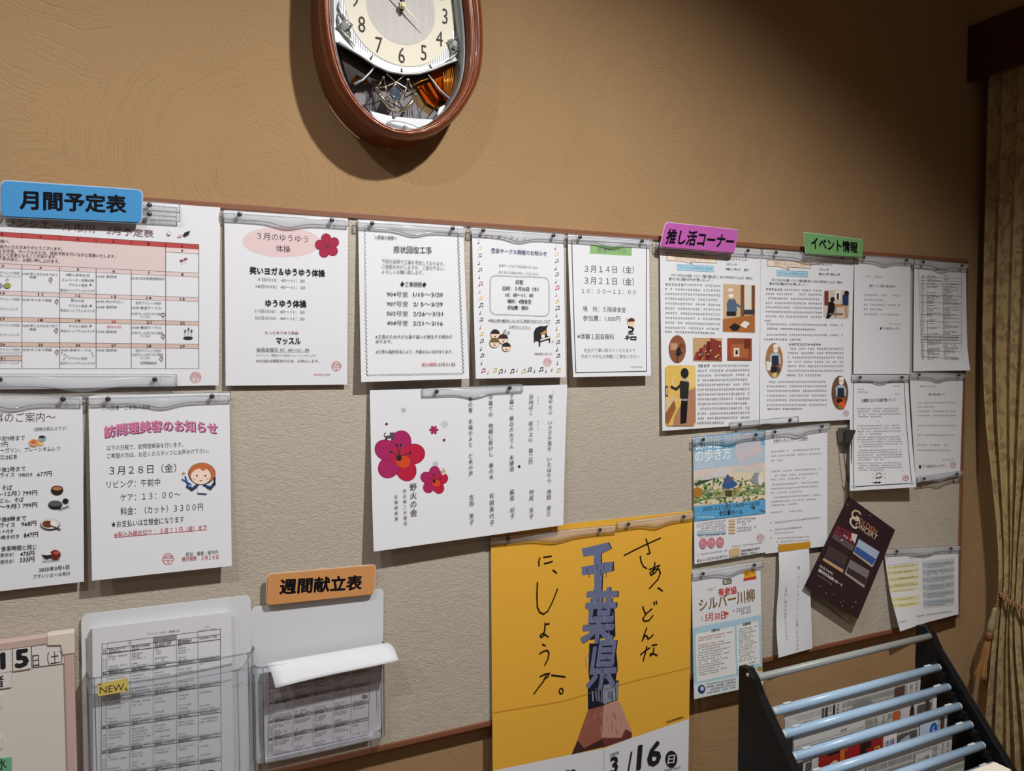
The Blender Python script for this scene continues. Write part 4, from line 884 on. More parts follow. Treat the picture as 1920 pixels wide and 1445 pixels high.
for i in range(24):
    R = random.Random(i); s.ell(R.uniform(300, 450), R.uniform(850, 950), 6, 5, [rgb(220, 160, 60), rgb(60, 50, 46), rgb(226, 214, 196), rgb(60, 80, 60)][i % 4], 6)
s.rect(494, 812, 650, 954, rgb(140, 76, 50), dy=2); s.rect(520, 850, 628, 940, rgb(170, 100, 66)); s.rect(534, 876, 570, 930, rgb(226, 214, 190)); s.rect(545, 890, 560, 918, DKB); s.rect(600, 820, 640, 880, rgb(110, 52, 36)); s.rect(500, 822, 522, 930, rgb(176, 70, 44))
# photo: person standing
s.rrect(92, 988, 288, 1370, 22, 0, K, fill=rgb(222, 186, 96)); s.poly([(200, 990), (288, 990), (288, 1120), (240, 1130)], rgb(230, 200, 120)); s.poly([(150, 1310), (240, 1150), (288, 1130), (288, 1345), (265, 1368), (140, 1370)], rgb(176, 130, 104)); s.poly([(92, 1210), (150, 1170), (150, 1210), (92, 1290)], rgb(216, 190, 150))
s.poly([(92, 1290), (150, 1205), (160, 1260), (110, 1362), (92, 1350)], rgb(150, 96, 60)); s.ell(217, 1038, 26, 34, K, 18); s.poly([(185, 1090), (225, 1072), (246, 1100), (240, 1190), (232, 1200), (186, 1196)], rgb(44, 42, 44)); s.poly([(196, 1190), (238, 1190), (228, 1350), (188, 1360), (190, 1260)], rgb(26, 24, 26))
s.line([(195, 1110), (162, 1140), (130, 1125)], 16, rgb(44, 42, 44)); s.line([(205, 1080), (240, 1085)], 12, rgb(190, 180, 170)); s.rect(92, 1120, 108, 1186, K); s.rect(96, 1130, 105, 1176, rgb(200, 190, 170)); s.line([(150, 1050), (135, 1100), (156, 1120)], 3, rgb(235, 235, 230)); s.text('ご案内くださる内野さん', 146, 1208, 244, 1206, 14, rgb(235, 232, 228), .015)
s.greek(302, 988, 380, 988, 20, K, fill=1); s.para(380, 988, 634, 988, 1, 16, -2, col=SG); s.para(300, 1020, 636, 1320, 11, 16, -6, 1, col=SG); s.greek(296, 1350, 470, 1347, 16)
s.build('newsletter_sheet', 'tall white resident message sheet whose lower left photo shows a person in black', SHEETCAT)
s = Sheet([(1426.5, 470.5), (1601, 485.5), (1593.5, 786.6), (1424.5, 795)], y=-.003, lift=(0, 0, .006, .008), src=Z7)
bubble(s, 750, 302, 1030, 342, 14, 848); s.text('次世代へのメッセージ', 792, 324, 950, 334, 27, G); s.text('その1', 964, 337, 992, 338, 13, G)
s.rrect(814, 370, 1014, 406, 4, 2, rgb(90, 150, 180), dy=8, fill=BLU2); s.text('ブランシエールの日常を支える皆さま', 824, 388, 1006, 396, 17, rgb(50, 110, 150))
s.greek(1070, 330, 1172, 334, 13, G); s.text('竹田さんの声', 1086, 363, 1148, 366, 16, G); s.text('富田さんの声　柳田さんの声', 1086, 394, 1220, 398, 16, K, .01)
s.text('スタッフみなさんの企画・イベント・児童の活躍に加えて、私たちの声を活かすことにより　気持ちも', 778, 432, 1238, 450, 17, K, .008); s.text('通わせて共に活躍を分かち合う場にしましょう　！', 766, 457, 1012, 463, 17, K, .008)
s.greek(742, 494, 850, 497, 18, K, fill=1); s.para(860, 497, 1106, 505, 1, 15, 6, col=SG); s.para(740, 524, 1104, 670, 6, 15, 6, col=SG); s.greek(734, 699, 780, 700, 15)
s.para(748, 722, 1240, 722, 1, 15, 6, col=SG); s.greek(734, 750, 1062, 756, 15); s.para(748, 790, 1240, 790, 1, 15, 2, col=SG); s.greek(730, 820, 970, 822, 15)
s.greek(890, 852, 1100, 853, 18, K, fill=1); s.para(882, 880, 1244, 1020, 6, 15, 0, col=SG); s.greek(876, 1050, 1098, 1050, 15); s.para(760, 1092, 1130, 1085, 1, 15, -2, col=SG); s.para(748, 1120, 1136, 1238, 5, 15, -2, col=SG); s.greek(748, 1264, 976, 1262, 15)
# round-cornered photo of an office
s.rrect(1114, 498, 1280, 682, 26, 0, K, dy=4, fill=rgb(206, 196, 184)); s.rect(1120, 505, 1146, 600, rgb(120, 56, 46)); s.rect(1190, 505, 1225, 560, rgb(236, 236, 234)); s.poly([(1140, 640), (1146, 580), (1172, 568), (1190, 600), (1182, 650), (1150, 684), (1130, 684)], rgb(24, 24, 28)); s.ell(1172, 560, 14, 16, rgb(30, 26, 28), 14); s.rect(1186, 590, 1240, 610, rgb(190, 130, 80)); s.rect(1236, 530, 1274, 600, rgb(40, 60, 96)); s.ell(1262, 520, 16, 18, DKB, 12); s.poly([(1246, 600), (1268, 600), (1270, 680), (1254, 682)], rgb(190, 150, 120)); s.rect(1200, 520, 1212, 560, DKB); s.rect(1190, 612, 1196, 676, rgb(150, 100, 60)); s.rect(1150, 650, 1240, 662, rgb(120, 110, 100))
def worker(cx, cy, k, bg, low):
    s.ell(cx, cy, 56*k, 112*k, bg, 28); s.poly([(cx-30*k, cy-30*k), (cx-10*k, cy-50*k), (cx+24*k, cy-50*k), (cx+42*k, cy-20*k), (cx+38*k, cy+24*k), (cx-26*k, cy+26*k)], rgb(170, 190, 208)); s.ell(cx+10*k, cy-74*k, 17*k, 26*k, rgb(224, 196, 176), 14); s.ell(cx+10*k, cy-92*k, 18*k, 12*k, rgb(236, 236, 236), 12); s.ell(cx+8*k, cy-62*k, 14*k, 10*k, rgb(240, 240, 240), 10)
    s.poly([(cx-16*k, cy-30*k), (cx+26*k, cy-30*k), (cx+30*k, cy+34*k), (cx-18*k, cy+34*k)], rgb(44, 48, 64)); s.ell(cx+2*k, cy+60*k, 36*k, 26*k, low, 16); s.ell(cx-4*k, cy+56*k, 22*k, 18*k, DKB, 14)
worker(796, 955, 1.0, rgb(168, 124, 80), rgb(70, 70, 74)); s.poly([(742, 960), (780, 968), (770, 1020), (748, 1020)], rgb(226, 226, 224)); s.poly([(780, 1040), (812, 1030), (806, 1062), (790, 1066)], rgb(220, 200, 120))
worker(1218, 1158, .95, rgb(110, 82, 62), rgb(196, 80, 40)); s.ell(1230, 1240, 22, 24, rgb(222, 96, 50), 14); s.ell(1215, 1252, 12, 10, rgb(110, 130, 60), 10); s.stamp(1256, 1288, 17, rgb(200, 80, 130))
s.build('newsletter_sheet', 'tall white message sheet with two oval photos of kitchen workers in aprons', SHEETCAT)

# ---- heading signs (laminated cards)
def sign(corn, src, y, col, txt, label, tx, r=.008, edge=True, thick=.0012):
    s = Sheet(corn, y=y, lift=(0, 0, 0, 0), src=src, bow=0, nv=1, nu=1)
    x0, y0, x1, y1, h = tx; s.text(txt, x0, y0, x1, y1, h, rgb(16, 16, 24), .045)
    t = s.build('heading_sign', label, 'sign', None, mat('sign_'+str(int(col[0]*999)), col, .35, coat=.35), thick, GINK, corner=r)
    if edge:
        q = rounded([s.world(-.002, -.002, -.0003), s.world(s.w+.002, -.002, -.0003), s.world(s.w+.002, s.h+.002, -.0003), s.world(-.002, s.h+.002, -.0003)], r+.002)
        bm = bmesh.new(); prism(bm, [p+Vector((0, thick*.4, 0)) for p in q], (0, .0004, 0)); wpart('laminate', bm, mat('laminate_edge_'+str(int(col[1]*999)), tuple(.5*c+.4 for c in col), .25), t)
    return t
sign([(3.5, 339), (266, 357), (264.5, 417), (3, 405)], Z2, -.019, rgb(70, 148, 206), '月間予定表', 'blue laminated sign with thick black characters at the top left of the board', (132, 158, 838, 190, 112))
sign([(1249, 417), (1384.5, 431.5), (1376, 474), (1238.5, 462)], Z7, -.022, rgb(190, 96, 178), '推し活コーナー', 'purple laminated sign above the two resident message sheets', (100, 148, 536, 184, 86), r=.007)
sign([(1508.5, 436), (1617, 449.5), (1616, 482), (1512, 475)], Z7, -.022, rgb(116, 172, 112), 'イベント情報', 'green laminated sign at the right on the upper board edge', (1036, 192, 1336, 224, 70), r=.003)
sign([(502, 1077), (703.5, 1059), (700, 1113), (500.5, 1134)], B6, -.014, rgb(218, 156, 98), '週間献立表', 'orange laminated sign above the folded white paper holder', (300, 214, 852, 184, 92), r=.007)

# ---- event sheets on the right
S = (0, 0, 1)
s = Sheet([(1602, 485), (1707, 492), (1705, 701), (1600, 701)], y=-.003, lift=(0, 0, .001, .001), src=B1)
s.text('ご入居者・ご家族各位', 170, 200, 276, 203, 12, GREY); s.text('臨時ミーティング開催・延期のお知らせ', 206, 252, 350, 256, 15, K, .01); s.greek(380, 155, 384, 155, 8)
for y, x1 in ((304, 376), (330, 280), (357, 376), (382, 288), (410, 370)): s.greek(172, y-2, x1, y+2, 12, G)
s.greek(312, 461, 382, 463, 11, GREY); s.ell(268, 487, 5, 8, K, 10); s.text('ブラン株式会社ウェルデザイン', 278, 487, 378, 489, 13, K, .01)
s.build('notice_sheet', 'nearly blank white letter with a few thin lines, left of the dense printed table', SHEETCAT)
s = Sheet([(1714, 492), (1811, 499), (1815, 694), (1712.5, 696)], y=-.003, lift=(.001, .001, .014, .003), src=B1, curl=lambda u, v: .006*max(0, v-.8)*max(0, u-.5)*10)
s.line([(478, 152), (716, 170), (716, 655), (494, 640)], 2, G, True)
for y in (205, 222, 238, 300, 338, 404, 442, 515, 528, 546, 560, 608): s.line([(480+(y-150)*.03, y-3), (716, y+4)], 1.6, G)
for x in (490, 522, 612): s.line([(x, 232), (x+8, 640)], 1.6, G)
s.text('各種届出手続き一覧表', 568, 160, 634, 164, 9, K)
R_ = random.Random(4)
for y in range(192, 660, 7):
    if 515 < y < 545: s.greek(500, y, 700, y+3, 6, G, seed=y); continue
    s.greek(494, y, 510, y, 6, G, seed=y); 
    if R_.random() < .75: s.greek(526, y, 526+R_.uniform(30, 78), y+1, 6.5, K, seed=y+1)
    if R_.random() < .8: s.greek(616, y+1, 616+R_.uniform(20, 90), y+3, 6.5, G, seed=y+2)
s.build('notice_sheet', 'stack of sheets with a dense printed table, topmost right corner of the board', SHEETCAT)
s = Sheet([(1595, 703), (1702, 703), (1718, 913), (1593.5, 920)], y=-.004, lift=(0, 0, .03, .02), src=B1)
BL = rgb(40, 70, 90); s.line([(118, 780), (398, 780), (440, 1340), (120, 1360)], 4, BL, True)
for x, y in ((120, 1360), (440, 1340)): s.ell(x, y, 12, 12, rgb(170, 190, 205), 10)
s.greek(140, 815, 178, 816, 9, G); s.greek(140, 828, 200, 830, 9, G); s.greek(334, 798, 376, 799, 9, GREY); s.greek(326, 838, 376, 840, 9, GREY)
s.text('自薦等における災害対策について', 166, 872, 352, 868, 17, K, .02)
for a, b, n in ((914, 956, 4), (1004, 1050, 4), (1066, 1120, 5), (1140, 1196, 5), (1216, 1258, 4)):
    for k in range(n): s.greek(138+k*2, a+(b-a)*k/(n-1), (372 if k < n-1 else 260)+k*4+(a-914)*.04, a+(b-a)*k/(n-1)-2, 10, G, seed=a+k)
s.ell(256, 982, 2, 4, K, 6); s.ell(258, 1292, 18, 20, GREY, 14); s.ell(258, 1295, 14, 15, rgb(226, 224, 222), 12); s.line([(240, 1308), (272, 1300)], 5, K); s.line([(218, 1334), (270, 1334)], 2, K); s.ell(240, 1335, 8, 6, K, 10); s.ell(258, 1334, 8, 6, K, 10)
for a in range(7): t = math.pi*(.9+a*.2); s.line([(258+28*math.cos(t), 1292+30*math.sin(t)), (258+40*math.cos(t), 1292+42*math.sin(t))], 2, GREY)
s.greek(384, 1265, 398, 1265, 8, GREY); s.stamp(406, 1308, 17, rgb(200, 70, 70))
s.build('notice_sheet', 'white disaster precautions notice in a thin blue frame, its corner lifting off the board', SHEETCAT)
s = Sheet([(1705, 700), (1806, 700), (1800, 889), (1717, 906)], y=-.003, lift=(0, 0, .004, .006), src=B1)
s.greek(476, 820, 582, 822, 11, G); s.text('夏期・年始の診察について', 538, 872, 628, 871, 13, K, .02)
for y, x1 in ((925, 684), (950, 570), (975, 684), (1000, 684), (1030, 478), (1055, 684), (1082, 478), (1107, 676), (1134, 478), (1160, 640), (1186, 654)): s.greek(472, y-2, x1, y-5, 10, G)
s.greek(612, 1228, 680, 1225, 9, GREY); s.ell(488, 1266, 7, 10, K, 10); s.text('ブラン株式会社ウェルデザイン', 500, 1264, 636, 1256, 14, K, .01); s.stamp(670, 1252, 15, rgb(200, 70, 70))
s.build('notice_sheet', 'white letter at the right board edge, clipped at its top and bottom', SHEETCAT)

# ---- dementia lecture flyer
s = Sheet([(1299.5, 818), (1434, 806), (1434.5, 1035), (1302, 1057.5)], y=-.004, lift=(0, 0, .003, .003), src=B2)
s.poly([(76, 125), (425, 92), (428, 490), (78, 535)], rgb(120, 176, 214)); s.poly([(76, 200), (425, 165), (427, 310), (77, 345)], rgb(176, 202, 222)); s.poly([(76, 290), (425, 250), (427, 330), (77, 360)], rgb(224, 206, 196))
s.ell(345, 190, 66, 82, rgb(216, 196, 200), 30); s.ell(345, 190, 60, 75, rgb(190, 200, 214), 30); s.text('実践編', 292, 222, 400, 172, 52, rgb(224, 200, 200), .02)
s.text('認知症', 88, 160, 210, 150, 60, rgb(240, 246, 250), .01); s.text('世界', 222, 140, 306, 128, 46, rgb(210, 226, 238), .01); s.text('の歩き方', 86, 222, 258, 202, 58, rgb(244, 248, 250), .008); s.greek(86, 262, 170, 256, 9, rgb(235, 240, 245)); s.greek(88, 274, 180, 268, 9, rgb(235, 240, 245))
s.poly([(78, 350), (150, 325), (240, 290), (300, 300), (427, 280), (428, 440), (300, 440), (78, 462)], rgb(226, 214, 186))
GN = [rgb(88, 128, 62), rgb(120, 150, 84), rgb(62, 100, 60), rgb(196, 176, 110), rgb(150, 110, 50), rgb(226, 220, 200), rgb(110, 116, 120)]
R_ = random.Random(9)
for a_, b_, c_ in ((78, 345, 150), (120, 335, 210), (255, 300, 340), (330, 300, 420)): s.poly([(a_, b_), ((a_+c_)/2-12, b_-34), ((a_+c_)/2+4, b_-22), ((a_+c_)/2+22, b_-40), (c_, b_-4)], rgb(206, 206, 204))
s.poly([(78, 400), (130, 372), (200, 385), (290, 372), (427, 350), (428, 405), (300, 415), (200, 425), (78, 440)], rgb(150, 166, 112))
for i in range(260):
    x = R_.uniform(84, 420); y = R_.uniform(320+abs(x-240)*.12, 448); s.ell(x, y, R_.uniform(3, 10), R_.uniform(3, 8), GN[R_.choice([0, 0, 1, 1, 2, 2, 3, 4, 5, 5, 6])], 7); s.layer -= (i % 8 != 0)
s.poly([(165, 325), (170, 300), (185, 300), (188, 280), (222, 268), (245, 290), (246, 318)], rgb(214, 214, 216)); s.poly([(214, 360), (240, 305), (262, 330), (290, 355), (262, 376), (220, 376)], rgb(60, 96, 150)); s.line([(236, 350), (262, 318)], 4, rgb(170, 60, 60)); s.poly([(78, 360), (100, 340), (170, 330), (110, 355)], rgb(60, 78, 66)); s.ell(95, 395, 24, 26, rgb(178, 124, 50), 14); s.poly([(350, 340), (370, 300), (395, 300), (410, 340), (404, 370)], rgb(150, 156, 160)); s.ell(400, 330, 12, 30, rgb(226, 226, 226), 12); s.rect(230, 385, 262, 412, rgb(90, 70, 60))
s.poly([(78, 470), (428, 428), (428, 495), (78, 535)], rgb(92, 168, 216))
s.text('2025.3.21(金) 14:00〜16:00', 120, 476, 396, 446, 24, K, .012); s.text('全日警ホール', 198, 496, 314, 488, 24, K, .03); s.poly([(350, 465), (375, 462), (368, 482)], rgb(60, 70, 80)); s.line([(395, 480), (424, 490)], 6, rgb(90, 90, 100)); s.greek(92, 500, 104, 498, 8, (1, 1, 1)); s.greek(92, 516, 184, 514, 9, (1, 1, 1))
for i in range(5): s.greek(92, 548+i*12, 232, 528+i*12, 9, GREY, seed=i)
for i in range(5): s.rect(246, 524+i*15, 276, 534+i*15, rgb(222, 196, 158), dy=-2); s.greek(286, 524+i*14, 380-(i % 3)*24, 518+i*14, 10, G, seed=i)
s.rect(96, 590, 232, 600, rgb(170, 196, 214), dy=-8); s.greek(98, 606, 230, 594, 9, rgb(60, 110, 150))
for i, x in enumerate((122, 162, 204)): s.ell(x, 640-i*3, 19, 26, rgb(206, 134, 150), 18); s.greek(x-10, 638-i*3, x+10, 636-i*3, 8, (1, 1, 1))
s.stamp(400, 612, 17, rgb(210, 110, 120)); s.greek(260, 655, 408, 636, 8, GREY); s.greek(94, 694, 240, 672, 9, GREY); s.text('オレンジスマイルカフェ', 92, 724, 238, 700, 15, K, .02)
s.rect(248, 668, 298, 706, rgb(210, 186, 140), dy=-8); s.text('090-8460-4371', 306, 676, 396, 662, 11, K, .02); s.text('事務局（世話人）', 304, 692, 386, 682, 12, K)
s.line([(80, 745), (428, 695)], 5, rgb(120, 180, 120))
s.build('event_flyer', 'colourful dementia lecture flyer with a sky blue top and green landscape picture', 'flyer')

# ---- message and support sheet beside it
s = Sheet([(1433, 808), (1551, 798), (1551.5, 1023), (1434.5, 1038)], y=-.003, lift=(0, 0, .008, .003), src=B2)
s.text('次世代へのメッセージと応援を', 462, 148, 630, 134, 18, K, .02)
for y, x0, x1 in ((198, 450, 690), (220, 450, 696), (242, 450, 510), (294, 450, 690), (316, 450, 680), (334, 450, 620), (358, 456, 684), (378, 450, 680), (398, 450, 600), (420, 456, 690), (440, 450, 670), (458, 450, 580), (492, 450, 604), (592, 472, 560), (618, 470, 650), (634, 476, 640), (648, 484, 640)): s.greek(x0, y, x1, y-(x1-x0)*.055, 10, G)
s.greek(444, 543, 460, 542, 10, G); s.greek(470, 542, 690, 516, 10, K, fill=1); s.greek(444, 580, 460, 579, 10, G); s.greek(470, 576, 600, 563, 10, K, fill=1); s.greek(444, 616, 460, 614, 10, G)
s.build('notice_sheet', 'white letter of messages and support between the blue flyer and the dark programme', SHEETCAT)

# ---- senryu contest flyer
s = Sheet([(1297, 1070), (1425.5, 1053), (1430, 1283), (1301, 1310.5)], y=-.004, lift=(0, 0, .006, .006), src=B2)
s.poly([(74, 1048), (405, 985), (414, 1330), (80, 1392)], rgb(176, 212, 230)); s.poly([(88, 1078), (275, 1040), (284, 1270), (94, 1310)], rgb(236, 238, 238)); s.poly([(286, 1036), (392, 1014), (400, 1220), (290, 1246)], rgb(236, 238, 238)); s.poly([(80, 1322), (412, 1255), (414, 1322), (82, 1392)], rgb(222, 232, 236))
s.rrect(218, 816, 262, 842, 8, 0, K, fill=rgb(100, 90, 74), dy=-6); s.text('第25', 224, 828, 256, 824, 18, rgb(230, 226, 214), .01)
s.text('有老協', 196, 878, 286, 864, 34, rgb(196, 58, 48), .04); s.text('シルバー川柳', 104, 940, 374, 888, 58, rgb(138, 108, 66), .03)
s.text('5月30日', 134, 998, 230, 985, 38, rgb(206, 52, 48), .02); s.rect(224, 972, 246, 984, rgb(206, 70, 60)); s.greek(224, 994, 246, 990, 12, rgb(206, 70, 60)); s.greek(116, 990, 122, 1025, 8, GREY)
s.poly([(320, 774), (376, 764), (382, 800), (322, 812)], rgb(232, 176, 60)); s.text('賞金１万円', 326, 790, 376, 780, 14, rgb(150, 70, 30), .02); s.poly([(318, 810), (382, 797), (380, 812), (320, 822)], rgb(200, 70, 50))
for i, y in enumerate((954, 966, 978)): s.greek(284, y+4, 356, y-8, 10, G, seed=i)
s.ell(272, 966, 3, 3, K, 6)
s.text('応募方法', 164, 1062, 204, 1056, 13, K, .02); s.text('応募規定', 316, 1032, 356, 1024, 13, K, .02)
for i in range(16):
    if i == 2: continue
    s.greek(100, 1098+i*12, 266-(i*37 % 70), 1066+i*12+(i*37 % 70)*.19, 8, rgb(190, 90, 60) if i in (0, 3) else GREY, seed=i)
for i in range(15): s.greek(296, 1056+i*11, 386-(i*23 % 40), 1038+i*11+(i*23 % 40)*.19, 8, GREY, seed=i+40)
s.ell(116, 1345, 18, 22, rgb(40, 60, 110), 16); s.ell(118, 1342, 9, 12, rgb(190, 205, 225), 12)
for i in range(4): s.greek(140, 1322+i*14, 280, 1296+i*13, 10, K if i == 1 else G, seed=i)
s.ell(384, 1268, 20, 22, rgb(222, 200, 180), 14); s.ell(362, 1250, 14, 12, rgb(96, 120, 80), 12); s.ell(398, 1246, 14, 12, rgb(170, 150, 90), 12); s.ell(384, 1268, 9, 10, rgb(236, 220, 200), 12); s.greek(346, 1218, 376, 1212, 9, rgb(60, 110, 150)); s.greek(330, 1236, 370, 1228, 10, G)
for a in range(6): s.line([(140+a*9, 860-a*3), (160+a*4, 868-a*3)], 1.5, rgb(190, 190, 190))
s.build('event_flyer', 'senryu contest flyer with brown title and pale blue lower half, beside the yellow poster', 'flyer')

# ---- narrow strip with orange tape
s = Sheet([(1459.5, 1031), (1516.5, 1022), (1523, 1215), (1458, 1232)], y=-.010, lift=(0, .002, .006, .014), src=B2, nu=6, curl=lambda u, v: .004*math.sin(v*7)*(1-u))
s.vtext('霧、メッセージカード・ご応募くださいませ', 585, 748, 580, 1150, 12, G); s.vtext('ご提出、締切は延長しております。', 524, 835, 532, 1115, 12, G)
t = s.build('paper_strip', 'narrow white strip hanging by orange tape below the white letter', 'note')
s2 = Sheet([(1459, 1021), (1518, 1014.5), (1518, 1026), (1459, 1034)], y=-.0095, lift=(0, .001, .001, 0), src=S, bow=0)
bm = bmesh.new(); prism(bm, [s2.world(a*s2.w, b*s2.h, .003) for a, b in ((0, 0), (1, 0), (1, 1), (0, 1))], (0, .0012, 0)); wpart('orange_tape', bm, mat('orange_tape', rgb(206, 150, 40), .5), t)

# ---- hanging concert programme
s = Sheet([(1590.5, 930), (1678, 993), (1608, 1160), (1508, 1098)], y=-.012, lift=(0, .004, .02, .014), src=B3, bow=0, nv=6)
q = Sheet([(1590.5, 933), (1674, 994), (1590, 1163), (1514, 1104)], y=-.006, lift=(0, .0, .004, .004), src=B3, bow=0, nv=6)
PU = rgb(44, 28, 40)
s.poly([(652, 140), (1022, 390), (738, 1075), (328, 816)], PU)
def rot_text(t, x0, y0, x1, y1, h, c_, b=0.0): s.text(t, x0, y0, x1, y1, h, c_, b)
rot_text('G', 690, 240, 750, 285, 78, rgb(214, 190, 160), .01); rot_text('OLDEN', 745, 300, 884, 400, 40, rgb(186, 124, 80), .01)
rot_text('C', 676, 290, 742, 340, 84, rgb(226, 216, 200), .01); rot_text('ONCERT', 722, 330, 884, 440, 40, rgb(214, 198, 176), .01)
def pq(pts, c_): s.poly(pts, c_)
pq([(575, 340), (735, 412), (695, 540), (537, 432)], rgb(110, 40, 56)); pq([(560, 405), (715, 500), (695, 540), (537, 432)], rgb(90, 84, 88)); pq([(690, 400), (735, 412), (716, 480), (690, 440)], rgb(214, 210, 214))
for i in range(12): R = random.Random(i); s.ell(590+R.random()*100, 375+R.random()*80, 9, 8, [rgb(150, 40, 50), rgb(40, 30, 40), rgb(190, 180, 180)][i % 3], 8)
pq([(745, 445), (905, 545), (850, 662), (702, 552)], rgb(170, 190, 214)); pq([(728, 500), (878, 600), (850, 645), (706, 545)], rgb(54, 90, 160)); pq([(702, 540), (850, 650), (845, 662), (698, 552)], rgb(190, 170, 140))
pq([(515, 490), (660, 578), (622, 708), (465, 606)], rgb(70, 56, 54)); pq([(490, 570), (640, 650), (630, 680), (478, 600)], rgb(40, 50, 76)); pq([(474, 590), (626, 682), (620, 708), (463, 606)], rgb(206, 164, 116))
pq([(678, 602), (828, 690), (785, 824), (632, 706)], rgb(126, 122, 122)); pq([(660, 660), (808, 748), (790, 800), (650, 706)], rgb(50, 46, 48)); pq([(640, 700), (786, 806), (785, 824), (634, 716)], rgb(176, 160, 150))
rot_text('2025.3.4(火)', 440, 650, 545, 716, 20, rgb(224, 220, 216), .02); rot_text('浦安市文化会館 大ホール', 430, 684, 616, 806, 22, rgb(236, 232, 228), .03); s.greek(420, 722, 536, 800, 14, rgb(150, 140, 146))
for x, y in ((655, 185), (825, 270), (440, 815), (485, 870), (545, 880), (600, 940), (610, 970), (690, 975), (715, 935), (622, 925)): s.ell(x, y, 9, 9, rgb(112, 66, 84), 8)
s.greek(700, 935, 730, 940, 12, rgb(140, 90, 100))
t = s.build('concert_programme', 'dark purple concert programme hanging tilted on a black cord', 'booklet', None, mat('purple_card', PU, .35), .0008, GINK)
bm = bmesh.new(); prism(bm, [q.world(a*q.w, b*q.h) for a, b in ((0.01, 0), (1, 0), (1, 1), (0.0, 1))], (0, .0006, 0)); wpart('inner_pages', bm, mat('inner_pages', rgb(205, 190, 170), .6), t)
# cord and its little clip
k = thing('cord_clip', 'small grey clip holding the black cord of the dark programme', 'clip', tuple(U(1588, 812, -.004)))
bm = bmesh.new(); prism(bm, [U(*p, -.016) for p in ((1577, 803), (1594, 801), (1594, 829), (1579, 829))], (0, .012, 0)); bevel(bm, .001); wpart('body', bm, mat('clip_grey', rgb(120, 118, 116), .3, metal=.6), k)
bm = bmesh.new(); prism(bm, [U(*p, -.024) for p in ((1586, 805), (1605, 806), (1596, 830), (1584, 829))], (0, .0015, 0)); wpart('flap', bm, mat('dark_grey_plastic', rgb(58, 56, 56), .35), k)
c = thing('hanging_cord', 'thin black cord loop from the small grey clip down to the dark programme', 'cord', tuple(U(1586, 825, -.02)))
bm = bmesh.new()
for P in ([(1580, 825), (1583, 860), (1588, 895), (1591, 905)], [(1597, 828), (1596, 865), (1592, 895), (1590, 905)], [(1590, 902), (1590, 920), (1591, 934)], [(1586, 897), (1594, 901), (1603, 899)]): tube(bm, [U(*p, -.018) for p in P], .0011, 6)
bmesh.ops.create_uvsphere(bm, u_segments=8, v_segments=6, radius=.003, matrix=Matrix.Translation(U(1590, 902, -.018))); wpart('loop', bm, BLACK, c, True)

# ---- two-colour table sheet, curling at its lower corner
s = Sheet([(1657, 1032), (1797, 1024), (1797, 1151), (1681, 1181)], y=-.004, lift=(0, 0, .006, .02), src=B3, nu=8, curl=lambda u, v: .012*max(0, v-.55)*max(0, .5-u)*4)
YL, GB = rgb(222, 216, 160), rgb(176, 186, 194)
s.text('年度年間行事予定表（案）', 1150, 612, 1322, 588, 20, G); s.poly([(970, 688), (1226, 655), (1226, 985), (992, 1018)], rgb(232, 230, 200)); s.poly([(1256, 638), (1488, 612), (1482, 978), (1258, 1008)], rgb(206, 210, 212))
for i in range(5): y = 690+i*50; s.poly([(974, y), (1226, y-33), (1226, y-15), (976, y+20)], YL); s.greek(1030, y+2, 1190, y-18, 16, rgb(130, 130, 90), seed=i)
s.poly([(984, 900), (1240, 864), (1240, 905), (984, 942)], rgb(232, 232, 234))
for i in range(2): y = 945+i*42; s.poly([(986, y), (1226, y-33), (1226, y-15), (988, y+18)], YL); s.greek(1060, y+2, 1180, y-14, 14, rgb(130, 130, 90), seed=i)
for i in range(6): y = 660+i*58; s.poly([(1258, y), (1486, y-26), (1485, y+4), (1260, y+30)], GB); s.greek(1300, y+10, 1460, y-8, 16, rgb(110, 122, 134), seed=i); s.greek(1290, y+34, 1420, y+20, 13, rgb(150, 150, 150), seed=i+9)
for y in (676, 740, 800, 860): s.line([(972, y), (1226, y-33)], 1.5, rgb(170, 170, 150))
s.greek(1196, 1058, 1470, 1016, 14, GREY); s.greek(1020, 1105, 1110, 1088, 11, GREY)
s.build('schedule_sheet', 'white sheet with pale yellow and grey-blue table columns, curling at its lower left corner', SHEETCAT)

# ---- yellow poster
s = Sheet([(920, 996), (1298.5, 957), (1289, 1513), (925.5, 1660)], y=-.004, lift=(0, 0, .004, .004), src=B4, nv=8, bow=0)
s.poly([(80, 90), (1230, -30), (1230, 1155), (1205, 1158), (890, 1264), (735, 1322), (556, 1356), (150, 1443), (80, 1460)], rgb(238, 182, 66))
YY = rgb(238, 182, 66)
ST = rgb(112, 120, 156); SD = rgb(30, 30, 44); SL = rgb(128, 136, 168)
s.poly([(645, 965), (818, 945), (812, 1055), (735, 1085), (648, 1112)], SD); s.poly([(720, 975), (815, 955), (810, 1050), (735, 1080)], rgb(140, 146, 170))
s.layer += 1
for i in range(26): R = random.Random(i); x = 655+R.random()*150; s.line([(x, 985+R.random()*30), (x+3, 1040+R.random()*30)], 4, [SD, SL, rgb(170, 174, 190)][i % 3]); s.layer -= 1
s.poly([(655, 740), (800, 735), (812, 860), (800, 960), (660, 985), (650, 900)], SD); s.poly([(650, 520), (795, 520), (800, 700), (660, 720)], SD)
